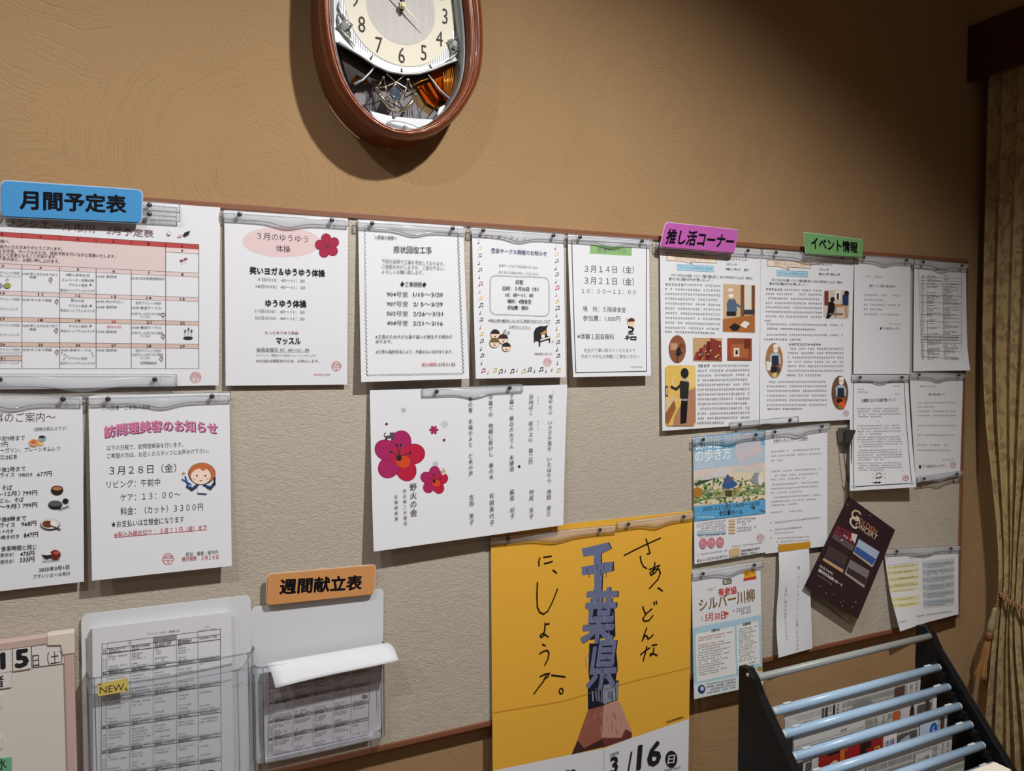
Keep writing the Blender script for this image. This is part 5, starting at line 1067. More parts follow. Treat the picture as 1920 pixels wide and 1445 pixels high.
for dx, c_ in ((6, SD), (0, ST)):
    s.poly([(612+dx, 205), (760+dx, 168), (776+dx, 205), (720+dx, 232), (720+dx, 285), (786+dx, 278), (788+dx, 330), (728+dx, 345), (722+dx, 450), (684+dx, 455), (682+dx, 348), (614+dx, 355), (612+dx, 308), (680+dx, 296), (680+dx, 240), (622+dx, 250)], c_)
    s.text('葉', 620+dx, 588, 802+dx, 582, 285, c_, .032); s.text('県', 652+dx, 860, 814+dx, 852, 255, c_, .032)
R = random.Random(3); s.layer += 1
for i in range(90):
    x = 630+R.random()*165; y = 180+R.random()*760
    if x > 615 and (y > 460 or 680 < x < 725 or 285 < y < 345): s.line([(x, y), (x+R.uniform(-2, 2), y+R.uniform(10, 36))], 4.0, [rgb(146, 154, 188), rgb(62, 66, 94), rgb(134, 142, 176)][i % 3]); s.layer -= 1
s.layer += 1; WD = rgb(150, 92, 78)
s.poly([(648, 1108), (735, 1085), (820, 1060), (890, 1232), (888, 1262), (555, 1356), (590, 1270)], WD); s.poly([(735, 1085), (820, 1060), (890, 1232), (835, 1262), (722, 1262)], rgb(196, 150, 136)); s.poly([(590, 1275), (640, 1130), (735, 1085), (722, 1262), (620, 1322)], rgb(156, 96, 80))
s.poly([(555, 1356), (590, 1280), (625, 1322), (725, 1270), (740, 1312)], rgb(70, 44, 40)); s.poly([(725, 1268), (830, 1265), (855, 1215), (888, 1235), (888, 1262), (740, 1314)], rgb(110, 56, 56))
s.layer += 1
for i in range(40): x = 640+R.random()*190; y = 1110+R.random()*120; s.line([(x, y), (x+(x-730)*.12, y+R.uniform(14, 40))], 2, [rgb(178, 120, 104), rgb(128, 74, 62), rgb(206, 168, 154)][i % 3]); s.layer -= 1
HW = [[(848, 243), (900, 215), (960, 185), (1045, 145)], [(966, 150), (978, 188), (988, 232), (972, 236)], [(935, 248), (940, 280), (952, 305), (970, 318)],
      [(984, 324), (1010, 312), (1040, 300)], [(1014, 284), (1010, 325), (1000, 352)], [(1034, 306), (1018, 340), (994, 356), (988, 342), (1008, 322), (1036, 322), (1044, 345), (1030, 380), (985, 430)], [(1030, 428), (1042, 434), (1055, 447)],
      [(948, 532), (954, 552), (964, 574)], [(998, 545), (968, 572), (948, 600), (956, 614), (980, 612), (1004, 582)], [(1008, 508), (1012, 522)], [(1020, 502), (1024, 518)],
      [(970, 652), (956, 690), (945, 725)], [(948, 718), (962, 694), (972, 700), (976, 714), (988, 708), (1004, 690)],
      [(936, 802), (962, 780), (986, 764)], [(970, 756), (960, 800), (950, 836)], [(998, 750), (1024, 746)], [(1008, 764), (1004, 795), (990, 808), (988, 798), (1004, 796), (1026, 806)],
      [(374, 255), (368, 278), (370, 302)], [(396, 252), (440, 246)], [(400, 288), (420, 284), (446, 276)], [(448, 325), (458, 332), (470, 343)],
      [(360, 395), (357, 470), (360, 535), (374, 565), (396, 574), (420, 556), (446, 505), (475, 432)],
      [(404, 632), (428, 628)], [(404, 624), (402, 660), (396, 695), (382, 706), (376, 694), (392, 682), (422, 702)],
      [(388, 744), (406, 752)], [(372, 796), (396, 782), (416, 778), (426, 792), (420, 825), (402, 860)],
      [(376, 924), (400, 912), (428, 906), (420, 925), (396, 940)], [(412, 912), (395, 950), (366, 985), (340, 1020)], [(440, 916), (480, 920), (518, 925)]]
for P in HW: s.line(P, 7.5, rgb(28, 22, 16))
s.line([(495+11*math.cos(t), 1004+15*math.sin(t)) for t in [2*math.pi*i/12 for i in range(12)]], 6, rgb(28, 22, 16), True)
s.text('千葉県選挙管理委員会', 1072, 1178, 1166, 1148, 12, rgb(60, 40, 16), .02)
s.text('令和7年', 766, 1360, 818, 1342, 18, K, .01); s.text('3', 768, 1418, 812, 1404, 90, K, .035); s.text('/', 862, 1396, 892, 1384, 100, K, .01); s.text('16', 916, 1372, 1048, 1340, 130, K, .035); s.ell(1100, 1380, 32, 46, K, 24); s.text('日', 1082, 1383, 1118, 1378, 46, rgb(230, 230, 230), .02)
s.rect(520, 1442, 545, 1475, K); s.rect(552, 1438, 574, 1470, K); s.greek(1060, 1442, 1150, 1425, 14, K); s.line([(735, 1322), (733, 1600)], 2, rgb(190, 190, 190))
s.line([(98, 1128), (500, 1060), (900, 945), (1215, 870)], 2.2, rgb(176, 124, 30))
s.build('election_poster', 'large yellow poster with a carved pencil picture and handwritten black text', 'poster')

# ================================================================== CLIPS
clip('upper long clear clip whose right end shows beside the blue sign', (-25, 363), (337, 391), y=-.008, tongue=.0, pins=(.0, .83))
clip('lower long clear clip whose right end shows beside the blue sign', (-25, 386), (337, 407), y=-.009, tongue=.0, pins=(.0, .83))
clip('long clear clip along the bottom edge of the monthly schedule', (-40, 713), (331, 713), y=-.007, h=.020, pins=(.1, .88))
clip('clear clip at the top of the meal price list', (-120, 744), (155, 750), y=-.007, pins=(.1, .86))
clip('clear clip at the top of the visiting barber notice', (166, 750), (432, 743), y=-.007)
clip('clear clip at the top of the plum blossom exercise notice', (416, 402), (652, 417), y=-.007)
clip('clear clip at the top of the building works notice', (668, 419), (874, 432), y=-.007)
clip('clear clip at the top of the music circle notice', (879, 432), (1059, 445), y=-.007)
clip('clear clip at the top of the calligraphy notice', (1063, 445), (1222, 455), y=-.007)
clip('clear clip at the top of the haiku sheet', (791, 736), (978, 727), y=-.008)
clip('clear clip behind the lower edge of the purple sign', (1228, 460), (1425, 473), y=-.008)
clip('clear clip behind the lower edge of the green sign', (1428, 473), (1599, 486), y=-.008)
clip('clear clip under the bottom edges of the two resident message sheets', (1367, 798), (1495, 786), y=-.009, tongue=-.6)
clip('clear clip at the top of the nearly blank letter', (1601, 483), (1711, 490), y=-.007)
clip('clear clip at the top of the dense table stack', (1714, 491), (1814, 500), y=-.012)
clip('clear clip at the top of the blue-framed disaster notice', (1595, 708), (1702, 708), y=-.008)
clip('clear clip at the top of the rightmost lower letter', (1706, 703), (1808, 704), y=-.007)
clip('clear clip at the bottom of the rightmost lower letter', (1718, 899), (1802, 887), y=-.012)
clip('clear clip at the top of the sky blue lecture flyer', (1297, 826), (1432, 814), y=-.008)
clip('clear clip at the top of the messages and support letter', (1433, 812), (1554, 798), y=-.008)
clip('clear clip at the top of the senryu contest flyer', (1297, 1078), (1429, 1056), y=-.008)
clip('left clear clip at the top of the yellow poster', (918, 1013), (1153, 990), y=-.008)
clip('right clear clip at the top of the yellow poster', (1156, 985), (1298, 966), y=-.008)
clip('clear clip at the top of the two-colour table sheet', (1659, 1034), (1798, 1027), y=-.008, h=.015)
# ================================================================== LEAFLET HOLDERS
def menu_table(s, x0, y0, x1, y1, x2, y2, x3, y3, rows, cols, shade=None, seed=0):
    """the printed weekly menu: a skewed ruled table filled with tiny writing. corners TL TR BR BL"""
    def P(u, v): return ((x0*(1-u)+x1*u)*(1-v)+(x3*(1-u)+x2*u)*v, (y0*(1-u)+y1*u)*(1-v)+(y3*(1-u)+y2*u)*v)
    R = random.Random(seed)
    if shade: a, b = shade; s.poly([P(a, 0), P(b, 0), P(b, .028), P(a, .028)], rgb(150, 150, 152))
    s.line([P(0, 0), P(1, 0), P(1, 1), P(0, 1)], 3.2, K, True)
    for c_ in cols: s.line([P(c_, .0), P(c_, 1)], 2.4, G)
    for r in rows: s.line([P(0, r), P(1, r)], 2.6, K)
    ce = [0]+list(cols)+[1]; re = list(rows)+[1]
    for j in range(len(re)-1):
        h = re[j+1]-re[j]; n = 7
        s.line([P(.04, re[j]+h*.9), P(1, re[j]+h*.9)], 1.2, GREY)
        for i in range(len(ce)-1):
            a, b = ce[i], ce[i+1]
            if i == 0:
                for k in range(5): s.greek(*P(a+.008, re[j]+h*(.3+.13*k)), *P(b-.006, re[j]+h*(.3+.13*k)), 9, K, seed=R.randrange(999), fill=1)
                continue
            for k in range(n):
                if k in (3, 4) and R.random() < .75: continue
                if i == len(ce)-2 and R.random() < .55: continue
                w = (b-a)*(R.uniform(.25, .85) if k != 0 else .15); v = re[j]+h*(.06+.135*k)
                s.greek(*P(a+.012, v), *P(a+.012+w, v), 11, K if R.random() < .5 else G, seed=R.randrange(9999))
            s.greek(*P(a+.012, re[j]+h*.955), *P(b-.012, re[j]+h*.955), 7, K, seed=R.randrange(9999))
def holder(label, plate, pocket, r=.012, depth=.030):
    """plate: 4 px corners (back plate); pocket: left/right px of the front lip, depth in metres"""
    t = thing('leaflet_holder', label, 'leaflet holder', tuple(U(*plate[3], -.002)))
    P = [U(*p, -.003) for p in plate]
    bm = bmesh.new(); prism(bm, rounded(P, r), (0, .002, 0)); wpart('back_plate', bm, PLATE, t)
    (lx, ly), (rx, ry) = pocket
    A, B = U(lx, ly, -depth), U(rx, ry, -depth); zb = max(P[2].z, P[3].z)*.0+(P[3].z+P[2].z)/2
    zt = (A.z+B.z)/2; xa, xb = A.x, B.x
    bm = bmesh.new(); N_ = 12
    # curved front: bows slightly, closed at the bottom, round into the side walls
    sec = [(xa-.004, -.004), (xa-.004, -depth*.55), (xa, -depth*.9), (xa+.008, -depth)]+[(xa+(xb-xa)*k/N_, -depth-.004*math.sin(math.pi*k/N_)) for k in range(1, N_)]+[(xb-.008, -depth), (xb, -depth*.9), (xb+.004, -depth*.55), (xb+.004, -.004)]
    vt = [bm.verts.new((x, y, zt)) for x, y in sec]; vb = [bm.verts.new((x, y*.9, zb)) for x, y in sec]
    for i in range(len(sec)-1): bm.faces.new([vt[i], vt[i+1], vb[i+1], vb[i]])
    wpart('pocket', bm, ACRYL, t, False)
    bm = bmesh.new(); tube(bm, [(x, y, zt) for x, y in sec], .0012, 6); tube(bm, [(x, y-.0006, zt-.026) for x, y in sec[2:-2]], .0006, 5); wpart('lip', bm, CLEARRIM, t, True)
    for k in (0, len(sec)-1, 3, len(sec)-4):
        bm = bmesh.new(); tube(bm, [(sec[k][0], sec[k][1], zt), (sec[k][0], sec[k][1]*.9, zb)], .0009, 5); wpart('edge', bm, CLEARRIM, t, True)
    bm = bmesh.new(); prism(bm, [(x, y*.9, zb) for x, y in sec], (0, 0, .002)); wpart('bottom', bm, ACRYL, t)
    return t, xa, xb, zt, zb
hb = U(175, 1620, -.003)
holder('left clear leaflet holder filled with menu sheets, marked with a yellow note', [(152, 1152), (470, 1115), (477, 1560), (160, 1640)], [(166, 1273), (474, 1222)])
holder('right clear leaflet holder under the orange sign', [(470, 1139), (719.5, 1102), (716, 1368), (478, 1425)], [(484, 1252), (722, 1212)])
# menu sheets standing in the left holder
t = thing('menu_sheet_stack', 'stack of white weekly menu sheets in the left leaflet holder', 'leaflets', tuple(U(172, 1500, -.008)))
for k in range(4):
    y = -.006-.0028*k; dx, dy = -3+k*1.0, 2-k*.8
    bm = bmesh.new(); prism(bm, [U(173+dx, 1177.5+dy, y), U(433+dx, 1147+dy, y), U(440+dx, 1500, y), U(176+dx, 1560, y)], (0, .0018, 0)); wpart('paper_layer', bm, STACKEDGE, t)
s = Sheet([(173, 1177.5), (433, 1146.5), (440, 1500), (176, 1560)], y=-.0178, lift=(0, 0, -.004, -.004), src=B5, bow=0)
s.text('ブランシエール市川　週間献立表', 1008, 505, 1232, 480, 15, G, .01); s.greek(1404, 456, 1440, 452, 11, G); s.greek(1362, 480, 1484, 466, 10, G)
menu_table(s, 700, 570, 1512, 468, 1520, 1700, 690, 1830, [.028, .055, .15, .165, .29, .305, .44, .455, .575, .59, .71, .725, .85], [.045, .24, .435, .63, .81], shade=(.435, .63), seed=2)
s.text('食パン', 880, 560, 906, 556, 10, K); s.greek(1118, 537, 1150, 533, 12, K); s.ell(1450, 1440, 26, 12, K, 12)
keep(pydata('front_sheet', [s.world(a*s.w, b*s.h, .0003) for a, b in ((0, 0), (1, 0), (1, 1), (0, 1))], [(0, 3, 2, 1)], PAPER), t)
s.print_to(t, None, .0003)
# yellow NEW note
s = Sheet([(182, 1282), (240, 1270.5), (241, 1295), (184, 1305)], y=-.034, lift=(0, 0, 0, 0), src=B5, bow=0, nv=2)
s.text('NEW', 684, 892, 850, 868, 48, rgb(70, 56, 30), .0); s.ell(684, 848, 12, 7, rgb(120, 90, 40), 10); s.ell(866, 886, 8, 6, rgb(110, 90, 50), 8); s.line([(850, 884), (866, 872), (874, 892)], 3, rgb(110, 90, 50))
s.build('sticky_note', 'small yellow handwritten NEW note on the left leaflet holder', 'note', None, mat('yellow_note', rgb(214, 196, 104), .7))
# folded sheets in the right holder: one stands in the pocket, its top flops over the lip
t = thing('folded_menu_sheets', 'white sheets folded forward over the lip of the right holder, menu side inside', 'leaflets', tuple(U(500, 1400, -.012)))
s = Sheet([(497, 1262), (716, 1222), (697, 1376), (501, 1421)], y=-.018, lift=(0, 0, -.004, -.004), src=B6, bow=0)
menu_table(s, 232, 760, 908, 640, 892, 1205, 224, 1350, [.0, .13, .25, .41, .43, .62, .64, .81, .83], [.045, .245, .445, .645, .825], seed=5)
keep(pydata('inner_sheet', [s.world(a*s.w, b*s.h, .0003) for a, b in ((-.02, 0), (1.02, 0), (1.02, 1.03), (-.02, 1.03))], [(0, 3, 2, 1)], mat('menu_paper', rgb(214, 210, 218), .7)), t)
s.ell(868, 960, 20, 14, rgb(120, 110, 120), 12); s.ell(776, 928, 8, 9, GREY, 8); s.greek(612, 1276, 790, 1246, 10, rgb(70, 70, 120))
s.print_to(t, None, .0003)
# flap
A0, A1 = U(499, 1243, -.020), U(727, 1204, -.020); B0, B1_ = U(516, 1288, -.058), U(746.5, 1235, -.060)
vs, fs = [], []; nx, nt = 12, 10
for k in range(2):
    for j in range(nt+1):
        for i in range(nx+1):
            u, v = i/nx, j/nt; p = A0.lerp(A1, u); q = B0.lerp(B1_, u)
            vv = p.lerp(q, v); vv.z += .008*math.sin(math.pi*v)+.0015*math.sin(u*5)*v; vv.y -= .004*math.sin(math.pi*v*.5)
            vs.append(vv+Vector((0, .0008*k, -.0009*k)))
m = (nx+1)*(nt+1)
for j in range(nt):
    for i in range(nx): a = j*(nx+1)+i; fs += [(a, a+nx+1, a+nx+2, a+1), (m+a, m+a+1, m+a+nx+2, m+a+nx+1)]
rim = [i for i in range(nx+1)]+[j*(nx+1)+nx for j in range(1, nt+1)]+[nt*(nx+1)+i for i in range(nx-1, -1, -1)]+[j*(nx+1) for j in range(nt-1, 0, -1)]
for i in range(len(rim)): a, b = rim[i], rim[(i+1) % len(rim)]; fs.append((a, b, m+b, m+a))
keep(pydata('folded_flap', vs, fs, PAPER, smooth=True), t)

# ================================================================== WHITEBOARD
Yb = -.020
c = U(137, 1185, Yb); zt = c.z; xr = c.x; xl = xr-.62; zb = zt-.44
wb = thing('whiteboard', 'small whiteboard with a pinkish frame and cream corner cap at lower left', 'whiteboard', (xl, -.002, zb))
bm = bmesh.new(); box(bm, (xl+.008, Yb+.0035, zb+.008), (xr-.008, -.003, zt-.008)); wpart('writing_surface', bm, mat('white_enamel', rgb(222, 220, 212), .18, coat=.3), wb)
FR = mat('pink_frame', rgb(216, 190, 182), .35, metal=.15)
for lo, hi in (((xl, Yb, zt-.014), (xr-.02, -.003, zt)), ((xl, Yb, zb), (xr-.02, -.003, zb+.014)), ((xr-.014, Yb, zb+.02), (xr, -.003, zt-.02)), ((xl, Yb, zb+.02), (xl+.014, -.003, zt-.02))):
    bm = bmesh.new(); box(bm, lo, hi); bevel(bm, .002); wpart('frame_rail', bm, FR, wb)
for sx, sz in ((1, 1), (-1, 1), (1, -1), (-1, -1)):
    X0 = xr if sx > 0 else xl; Z0 = zt if sz > 0 else zb
    bm = bmesh.new(); prism(bm, [(X0+sx*.0015, Yb-.0015, Z0+sz*.0015), (X0-sx*.036, Yb-.0015, Z0+sz*.0015), (X0-sx*.036, Yb-.0015, Z0-sz*.0155), (X0-sx*.0155, Yb-.0015, Z0-sz*.0155), (X0-sx*.0155, Yb-.0015, Z0-sz*.034), (X0+sx*.0015, Yb-.0015, Z0-sz*.034)][::(1 if sx*sz > 0 else -1)], (0, .018, 0))
    bevel(bm, .0015); wpart('corner_cap', bm, CREAM, wb)
def tile(corn, txt, label, tx, col=rgb(226, 224, 220), b=.06, src=B5, extra=None, thick=.0015):
    s = Sheet(corn, y=Yb+.0022, lift=(0, 0, 0, 0), src=src, bow=0, nv=1, nu=1)
    if txt: x0, y0, x1, y1, h = tx; s.text(txt, x0, y0, x1, y1, h, K, b)
    if extra: extra(s)
    return s.build('magnet_tile', label, 'magnet', None, mat('tile_'+str(int(col[0]*999)), col, .35), thick, corner=.0015)
tile([(-6, 1219), (22, 1215), (23, 1257), (-5, 1262)], '1', 'white magnet tile with a bold 1 at the left edge of the whiteboard', (2, 690, 40, 684, 108))
tile([(24, 1215), (58, 1210), (59, 1252), (25, 1257.5)], '5', 'white magnet tile with a bold 5 on the whiteboard', (102, 676, 200, 662, 120))
tile([(60, 1210), (119, 1203), (120, 1243), (61, 1250)], '日（土）', 'white magnet strip with the day characters right of the bold 5', (224, 690, 428, 661, 84), b=.004, thick=.0008)
tile([(-22, 1265), (21, 1259), (22, 1287), (-21, 1293)], '者', 'white magnet tile with a thick character under the bold digits', (-30, 832, 26, 824, 80), b=.03)
tile([(-30, 1424), (21.5, 1418.5), (22, 1452), (-29, 1458)], '水', 'green magnet tile with a black character at the lower left corner', (-20, 1398, 46, 1390, 78), col=rgb(120, 184, 146), b=.02)
tile([(-40, 1306), (2, 1301), (2, 1326), (-40, 1331)], '', 'plain white magnet strip at the left edge, higher of two', None)
tile([(-40, 1384), (3, 1379), (3, 1402), (-40, 1408)], '', 'plain white magnet strip at the left edge, above the green tile', None)

# ================================================================== NEWSPAPER RACK
XA, XB = 1.108, 1.625
rods = [(-.262, .825), (-.283, .779), (-.307, .743), (-.334, .711), (-.360, .681), (-.388, .648), (-.414, .616)]
rk = thing('newspaper_rack', 'black newspaper rack with sloping side panels in front of the board', 'newspaper rack', (XA, -.2, 0))
def side(x0, x1, name):
    pts = [(-.215, .852), (-.240, .856), (-.256, .842), (-.270, .814), (-.50, .55), (-.56, .30), (-.56, .0), (-.215, .0)]
    bm = bmesh.new(); prism(bm, [(x0, y, z) for y, z in pts], (x1-x0, 0, 0)); bevel(bm, .0015, 1); wpart(name, bm, BLACKP, rk)
side(XA-.018, XA, 'side_panel'); side(XB, XB+.018, 'side_panel')
bm = bmesh.new(); tube(bm, [(XA, rods[0][0]+.012, rods[0][1]+.012), (XB, rods[0][0]+.012, rods[0][1]+.012)], .0075, 14); wpart('top_rail', bm, mat('grey_rail', rgb(160, 166, 166), .45, metal=.1), rk, True)
bm = bmesh.new(); bmesh.ops.create_uvsphere(bm, u_segments=12, v_segments=8, radius=.0042, matrix=Matrix.Translation((XA-.0185, rods[0][0]+.02, rods[0][1]+.018))@Matrix.Diagonal((.5, 1, 1, 1))); wpart('screw', bm, CHROME, rk, True)
for X in (XA, XB):
    for y, z in rods[1:]:
        bm = bmesh.new(); sx = 1 if X == XA else -1
        prism(bm, [(X, y+.014, z+.012), (X, y+.020, z-.004), (X, y+.006, z-.024), (X, y-.012, z-.026), (X, y-.012, z-.013), (X, y+.006, z-.010)], (sx*.012, 0, 0)); wpart('hook', bm, BLACK, rk)
bm = bmesh.new(); box(bm, (XA, -.54, .05), (XB, -.23, .065)); wpart('bottom_shelf', bm, BLACKP, rk)
POLE = mat('pale_blue_plastic', rgb(168, 198, 226), .3, coat=.2); CAPM = mat('pole_cap', rgb(196, 208, 214), .35)
nlab = ['backmost and highest', 'second from the back', 'third from the back', 'fourth from the back', 'fifth from the back', 'frontmost and lowest']
news_r = random.Random(5)
pole0 = None
for i, (y, z) in enumerate(rods[1:]):
    x0, x1 = XA+.010, XB-.010
    if pole0 is None:
        p = thing('newspaper_pole', 'pale blue newspaper pole on the black rack, '+nlab[i], 'newspaper pole', (x0, y, z), 'pale blue newspaper poles on the rack'); L_ = x1-x0
        bm = bmesh.new(); tube(bm, [(0.006, 0, 0), (L_-.006, 0, 0)], .0088, 18); mesh_obj('tube', bm, POLE, p, True)
        for q in (0, 1):
            bm = bmesh.new(); a = L_*q+(.001 if q == 0 else -.007); tube(bm, [(a, 0, 0), (a+.006, 0, 0)], .0080, 16); mesh_obj('end_cap', bm, CAPM, p, True)
            bm = bmesh.new(); a = .028 if q == 0 else L_-.048; box(bm, (a, -.003, .0080), (a+.02, .003, .0115)); bevel(bm, .001); mesh_obj('latch', bm, CAPM, p)
        pole0 = p
    else:
        p = pole0.copy(); COL.objects.link(p); p.location = (x0, y, z); p['label'] = 'pale blue newspaper pole on the black rack, '+nlab[i]
        for ch in list(pole0.children): d = ch.copy(); COL.objects.link(d); d.parent = p
nsc = [('newspaper hanging from the backmost pole, with bold black headline columns'), ('newspaper on the second pole, with an orange block and a dark figure at its right'), ('newspaper on the third pole, with a red and orange advertisement and blue oval'), ('newspaper on the fourth pole, with dense small columns'), ('newspaper on the fifth pole, nearest above the white box')]
class News(Sheet):
    def __init__(s, x0, x1, y, z, h, dy, k):
        s.P = [Vector((x0, y, z)), Vector((x1, y, z)), Vector((x1, y+dy, z-h)), Vector((x0, y+dy, z-h))]
        s.w, s.h, s.nu, s.nv, s.bow, s.curl = x1-x0, h, 8, 4, .4, (lambda u, v: .003*math.sin(u*6+k)*v)
        s.vs, s.fs, s.cs, s.layer = [], [], [], 0; s.ox = s.oy = 0; s.sc = 1
    def pt(s, x, y): return x*.001, y*.001
for i in range(5):
    y, z = rods[i+1]; s = News(XA+.040, XA+.040+.405+(.02 if i in (1, 2) else 0), y, z-.004, .30, .012, i*2.1)
    R = random.Random(i+50); W = s.w*1000; x = 6
    s.line([(3, 12), (W-3, 12)], .5, GREY)
    while x < W-12:
        cw = R.choice([9, 12, 16, 26]); kind = R.random()
        if kind < .12: s.rect(x, 16, x+cw, 16+R.uniform(20, 34), rgb(90, 88, 86))
        elif kind < .30:
            for q in range(3): s.greek(x+cw*.5-2, 18+q*9, x+cw*.5+5, 18+q*9, 7, K, seed=int(x)+q, fill=1)
        else:
            for xx in range(int(x), int(x+cw), 3):
                for y0 in (15, 32, 49): s.greek(xx, y0, xx+.01, y0+14, 1, G) if 0 else s.add([s.pt(xx+a, y0+b) for a, b in ((0, 0), (.9, 0), (.9, 11+R.uniform(0, 4)), (0, 12))], [(0, 1, 2, 3)], rgb(*[R.randint(84, 150)]*3))
        x += cw+2
    if i == 0:
        s.rect(112, 16, 117, 50, K); s.rect(134, 14, 139, 48, K); s.rect(320, 14, 352, 34, rgb(90, 70, 56)); s.rect(0, 14, 100, 52, rgb(205, 203, 198)); s.para(4, 18, 98, 26, 3, 4, 0); s.para(6, 50, 98, 60, 3, 4, 0); s.text('旬の彩り', 16, 40, 76, 40, 15, G, .02); s.poly([(176, 50), (196, 22), (222, 20), (250, 30), (262, 50)], rgb(140, 138, 136))
    if i == 1:
        s.rect(0, 14, 200, 34, rgb(206, 205, 202)); s.para(4, 28, 196, 34, 2, 3.5, 0); s.text('東京新聞', 128, 22, 146, 22, 6, K, .02); s.text('今春の健康特集', 70, 42, 160, 40, 10, K, .01); s.rect(286, 14, 304, 70, rgb(196, 98, 44)); s.rect(308, 14, 350, 70, rgb(206, 200, 200)); s.ell(344, 34, 8, 24, rgb(60, 42, 40), 12); s.rect(388, 10, 400, 120, rgb(70, 56, 50)); s.rect(410, 10, 424, 120, rgb(216, 214, 208))
        for q in range(4): s.greek(180+q*2, 28+q*8, 270, 28+q*8, 6, GREY, seed=q)
    if i == 2:
        s.rect(20, 10, 220, 80, rgb(150, 40, 34)); s.rect(62, 10, 96, 80, rgb(30, 22, 20)); s.rect(98, 10, 118, 80, rgb(206, 110, 40)); s.rect(122, 10, 152, 80, rgb(160, 34, 44)); s.rect(154, 10, 186, 80, rgb(50, 26, 28)); s.rect(20, 10, 38, 80, rgb(196, 196, 188)); s.text('C', 66, 44, 92, 44, 34, rgb(226, 206, 160), .02); s.text('日', 196, 34, 212, 34, 16, rgb(226, 190, 80), .03); s.text('月', 196, 54, 212, 54, 16, rgb(226, 190, 80), .03); s.ell(52, 62, 12, 8, rgb(226, 196, 50), 14)
        s.rect(222, 10, 262, 80, rgb(222, 216, 214)); s.text('体操', 226, 28, 256, 28, 16, rgb(80, 80, 150), .02); s.text('春', 232, 48, 252, 48, 16, rgb(214, 120, 70), .02); s.poly([(266, 60), (272, 30), (300, 22), (312, 60)], rgb(176, 184, 190)); s.ell(318, 52, 12, 6, K, 12); s.rect(334, 8, 392, 84, rgb(196, 206, 222)); s.ell(378, 30, 13, 17, rgb(40, 96, 180), 18); s.text('6', 373, 30, 383, 30, 18, rgb(200, 220, 236), .01); s.line([(382, 46), (360, 54), (352, 66)], 3, rgb(20, 40, 80)); s.rect(402, 8, 412, 90, rgb(80, 60, 54))
    if i == 3: s.rrect(286, 20, 340, 44, 3, .6, G, fill=rgb(206, 204, 200)); s.text('ゴミの減量', 296, 36, 330, 34, 7, K, .02)
    if i == 4: s.rect(220, 24, 238, 50, rgb(60, 54, 50)); s.rect(246, 22, 262, 48, rgb(120, 100, 84))
    t = s.build('newspaper', nsc[i], 'newspaper', 'newspapers hanging in the rack', mat('newsprint', rgb(196, 194, 188), .85), .0012)
# white box standing in front
A_ = U(1865, 1427, -.575)
wbx = thing('white_box', 'pale box corner at the lower right, in front of the rack', 'box', (A_.x-.08, -.595, .0))
bm = bmesh.new(); box(bm, (A_.x-.14, -.605, 0.0), (A_.x, -.575, A_.z)); bevel(bm, .0015); wpart('body', bm, mat('box_white', rgb(226, 218, 202), .6, bump=(60, .2, .001)), wbx)

# ================================================================== PELMET AND CURTAIN
pm = thing('curtain_pelmet', 'dark brown wooden curtain pelmet at the upper right', 'pelmet', (2.12, WY, 2.25))
bm = bmesh.new(); box(bm, (2.112, -1.4, 2.248), (2.128, WY-.001, 2.4)); bevel(bm, .0015); wpart('face_board', bm, PELMETWOOD, pm)
bm = bmesh.new(); box(bm, (2.1285, -1.4, 2.378), (2.204, WY-.001, 2.394)); wpart('top_board', bm, PELMETWOOD, pm)
cu = thing('curtain', 'gold leaf-patterned curtain gathered by a rope at the right edge', 'curtain', (2.17, -.3, .05))
CM = curtain_material(); nz, ns = 90, 260; vs, fs = [], []; Zt, Zb = 2.37, .05
for j in range(nz+1):
    z = Zt+(Zb-Zt)*j/nz
    g = math.exp(-((z-.84)/.42)**2)                       # gather at the tie-back
    below = max(0, (.84-z)/.8)
    y0 = .004-.088*g+.0*below; y1 = -.62+.34*g
    if z < .84: y0 = -.084+.05*min(1, below*1.6)
    amp = (.016+.006*math.sin(z*2))*(1-.25*g); xc = 2.160-.004*g+.006*(1-g)
    for i in range(ns+1):
        q = i/ns; yy = y0+(y1-y0)*q
        ph = q*2*math.pi*17+1.1*math.sin(q*9+z*.8)+.35*math.sin(z*2.3+q*20)
        x = xc+amp*(math.sin(ph)+.22*math.sin(2*ph+z))*(.8+.3*math.sin(q*31))
        yy += .006*math.cos(ph*1.0+z*.6)
        vs.append((x, yy, z))
for j in range(nz):
    for i in range(ns): a = j*(ns+1)+i; fs.append((a, a+1, a+ns+2, a+ns+1))
me = bpy.data.meshes.new('drape'); me.from_pydata(vs, [], fs); me.materials.append(CM)
uv = me.uv_layers.new(name='UVMap')
for p in me.polygons:
    p.use_smooth = True
    for li, vi in zip(p.loop_indices, p.vertices): uv.data[li].uv = ((vi % (ns+1))/ns*1.3, vs[vi][2])
o = bpy.data.objects.new('drape', me); COL.objects.link(o); keep(o, cu)
so = o.modifiers.new('thickness', 'SOLIDIFY'); so.thickness = .0012
ROPE = mat('gold_rope', rgb(168, 122, 76), .5, spec=.4); ROPE2 = mat('dark_rope', rgb(120, 78, 48), .5)
tb = thing('curtain_tieback', 'twisted gold rope tie-back with a hanging tassel on the curtain', 'tie-back', (2.12, -.1, .8))
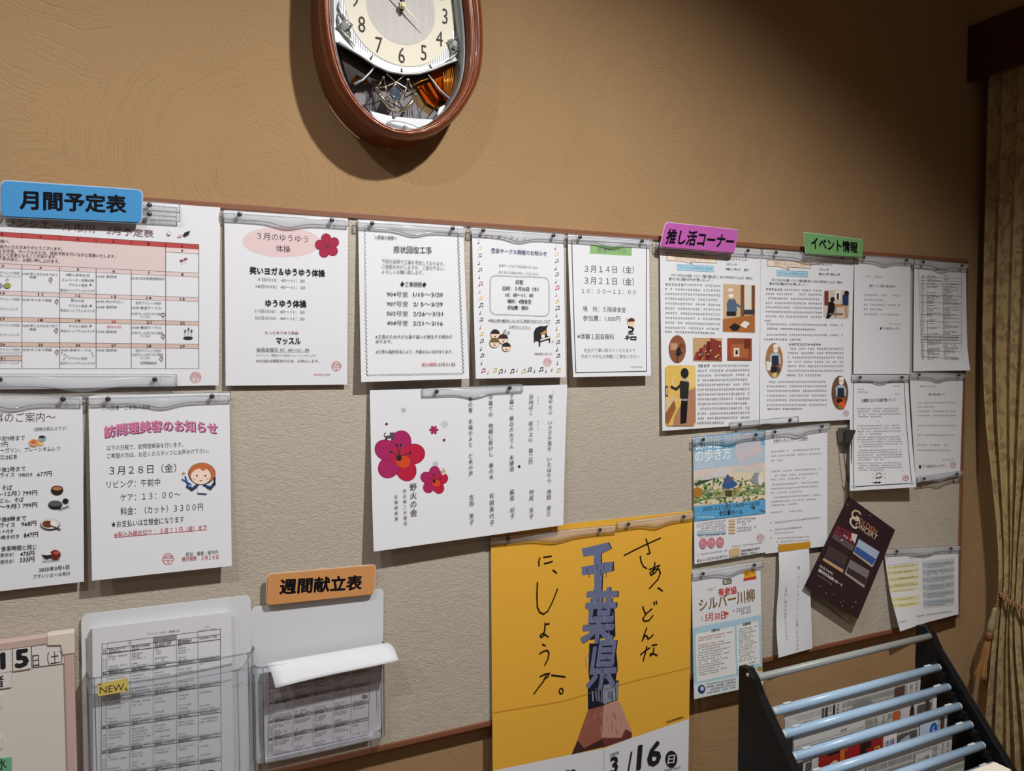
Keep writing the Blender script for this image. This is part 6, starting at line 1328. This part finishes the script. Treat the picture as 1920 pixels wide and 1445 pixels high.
def strand(name, path, r, tw, ph, m_, n=160):
    P = [Vector(p) for p in path]; out = []
    for k in range(n+1):
        t = k/n*(len(P)-1); i = min(int(t), len(P)-2); f = t-i
        a, b = P[i], P[i+1]; pr_ = P[max(0, i-1)]; nx_ = P[min(len(P)-1, i+2)]
        c_ = .5*((2*a)+(-pr_+b)*f+(2*pr_-5*a+4*b-nx_)*f*f+(-pr_+3*a-3*b+nx_)*f*f*f)
        d = (b-a).normalized(); u = d.cross(Vector((0, 0, 1)));
        if u.length < .1: u = d.cross(Vector((1, 0, 0)))
        u.normalize(); v = d.cross(u); an = tw*k/n*2*math.pi+ph; out.append(c_+u*r*math.cos(an)+v*r*math.sin(an))
    bm = bmesh.new(); tube(bm, out, r*.95, 7); wpart(name, bm, m_, tb, True)
def XP(px, py, x):
    d = AR*((px-W_/2)/F_)+AU*((H_/2-py)/F_)+AF; return CAM+d*((x-CAM.x)/d.x)
path = [XP(1873, 1105, 2.150), XP(1880, 1116, 2.132), XP(1893, 1126, 2.128), XP(1908, 1134, 2.126), XP(1922, 1141, 2.126), XP(1945, 1150, 2.128), XP(1980, 1160, 2.132), XP(2060, 1165, 2.15)]
for q in range(2):
    off = Vector((0, 0, -.0058*q)); P = [p+off for p in path]
    strand('rope_strand', P, .0024, 16, 0, ROPE); strand('rope_strand', P, .0024, 16, math.pi, ROPE2)
hp = [XP(1874, 1110, 2.150), XP(1873, 1120, 2.140), XP(1870, 1131, 2.134), XP(1866, 1140, 2.130)]
strand('hanging_cord', hp, .0018, 6, 0, ROPE, 60); strand('hanging_cord', hp, .0018, 6, math.pi, ROPE2, 60)
p0, p1 = XP(1866, 1139, 2.128), XP(1838, 1268, 2.112)
def lathe_along(name, prof, m_):
    bm = bmesh.new(); d = p1-p0; tube(bm, [p0+d*t for t, r in prof], [r for t, r in prof], 14); wpart(name, bm, m_, tb, True)
lathe_along('tassel_head', [(0, .003), (.02, .006), (.06, .0065), (.12, .007), (.20, .0095), (.28, .0105), (.33, .008), (.35, .006)], mat('tassel_head', rgb(150, 138, 104), .45))
lathe_along('tassel_collar', [(.34, .007), (.36, .011), (.40, .0125), (.44, .011), (.46, .008)], ROPE2)
bm = bmesh.new(); d = p1-p0; R = random.Random(2)
for k in range(90):
    a = R.random()*2*math.pi; r0, r1 = .007*math.sqrt(R.random()), .019*math.sqrt(R.random()); u = Vector((math.cos(a)*.6, math.sin(a), 0))
    tube(bm, [p0+d*.44+u*r0, p0+d*.62+u*(r0*.8+r1*.35), p0+d*.8+u*(r1*.6), p0+d*(.96+R.random()*.06)+u*r1], .0008, 4)
o = wpart('tassel_fringe', bm, mat('tassel_thread', rgb(166, 122, 74), .55), tb); o['kind'] = 'stuff'
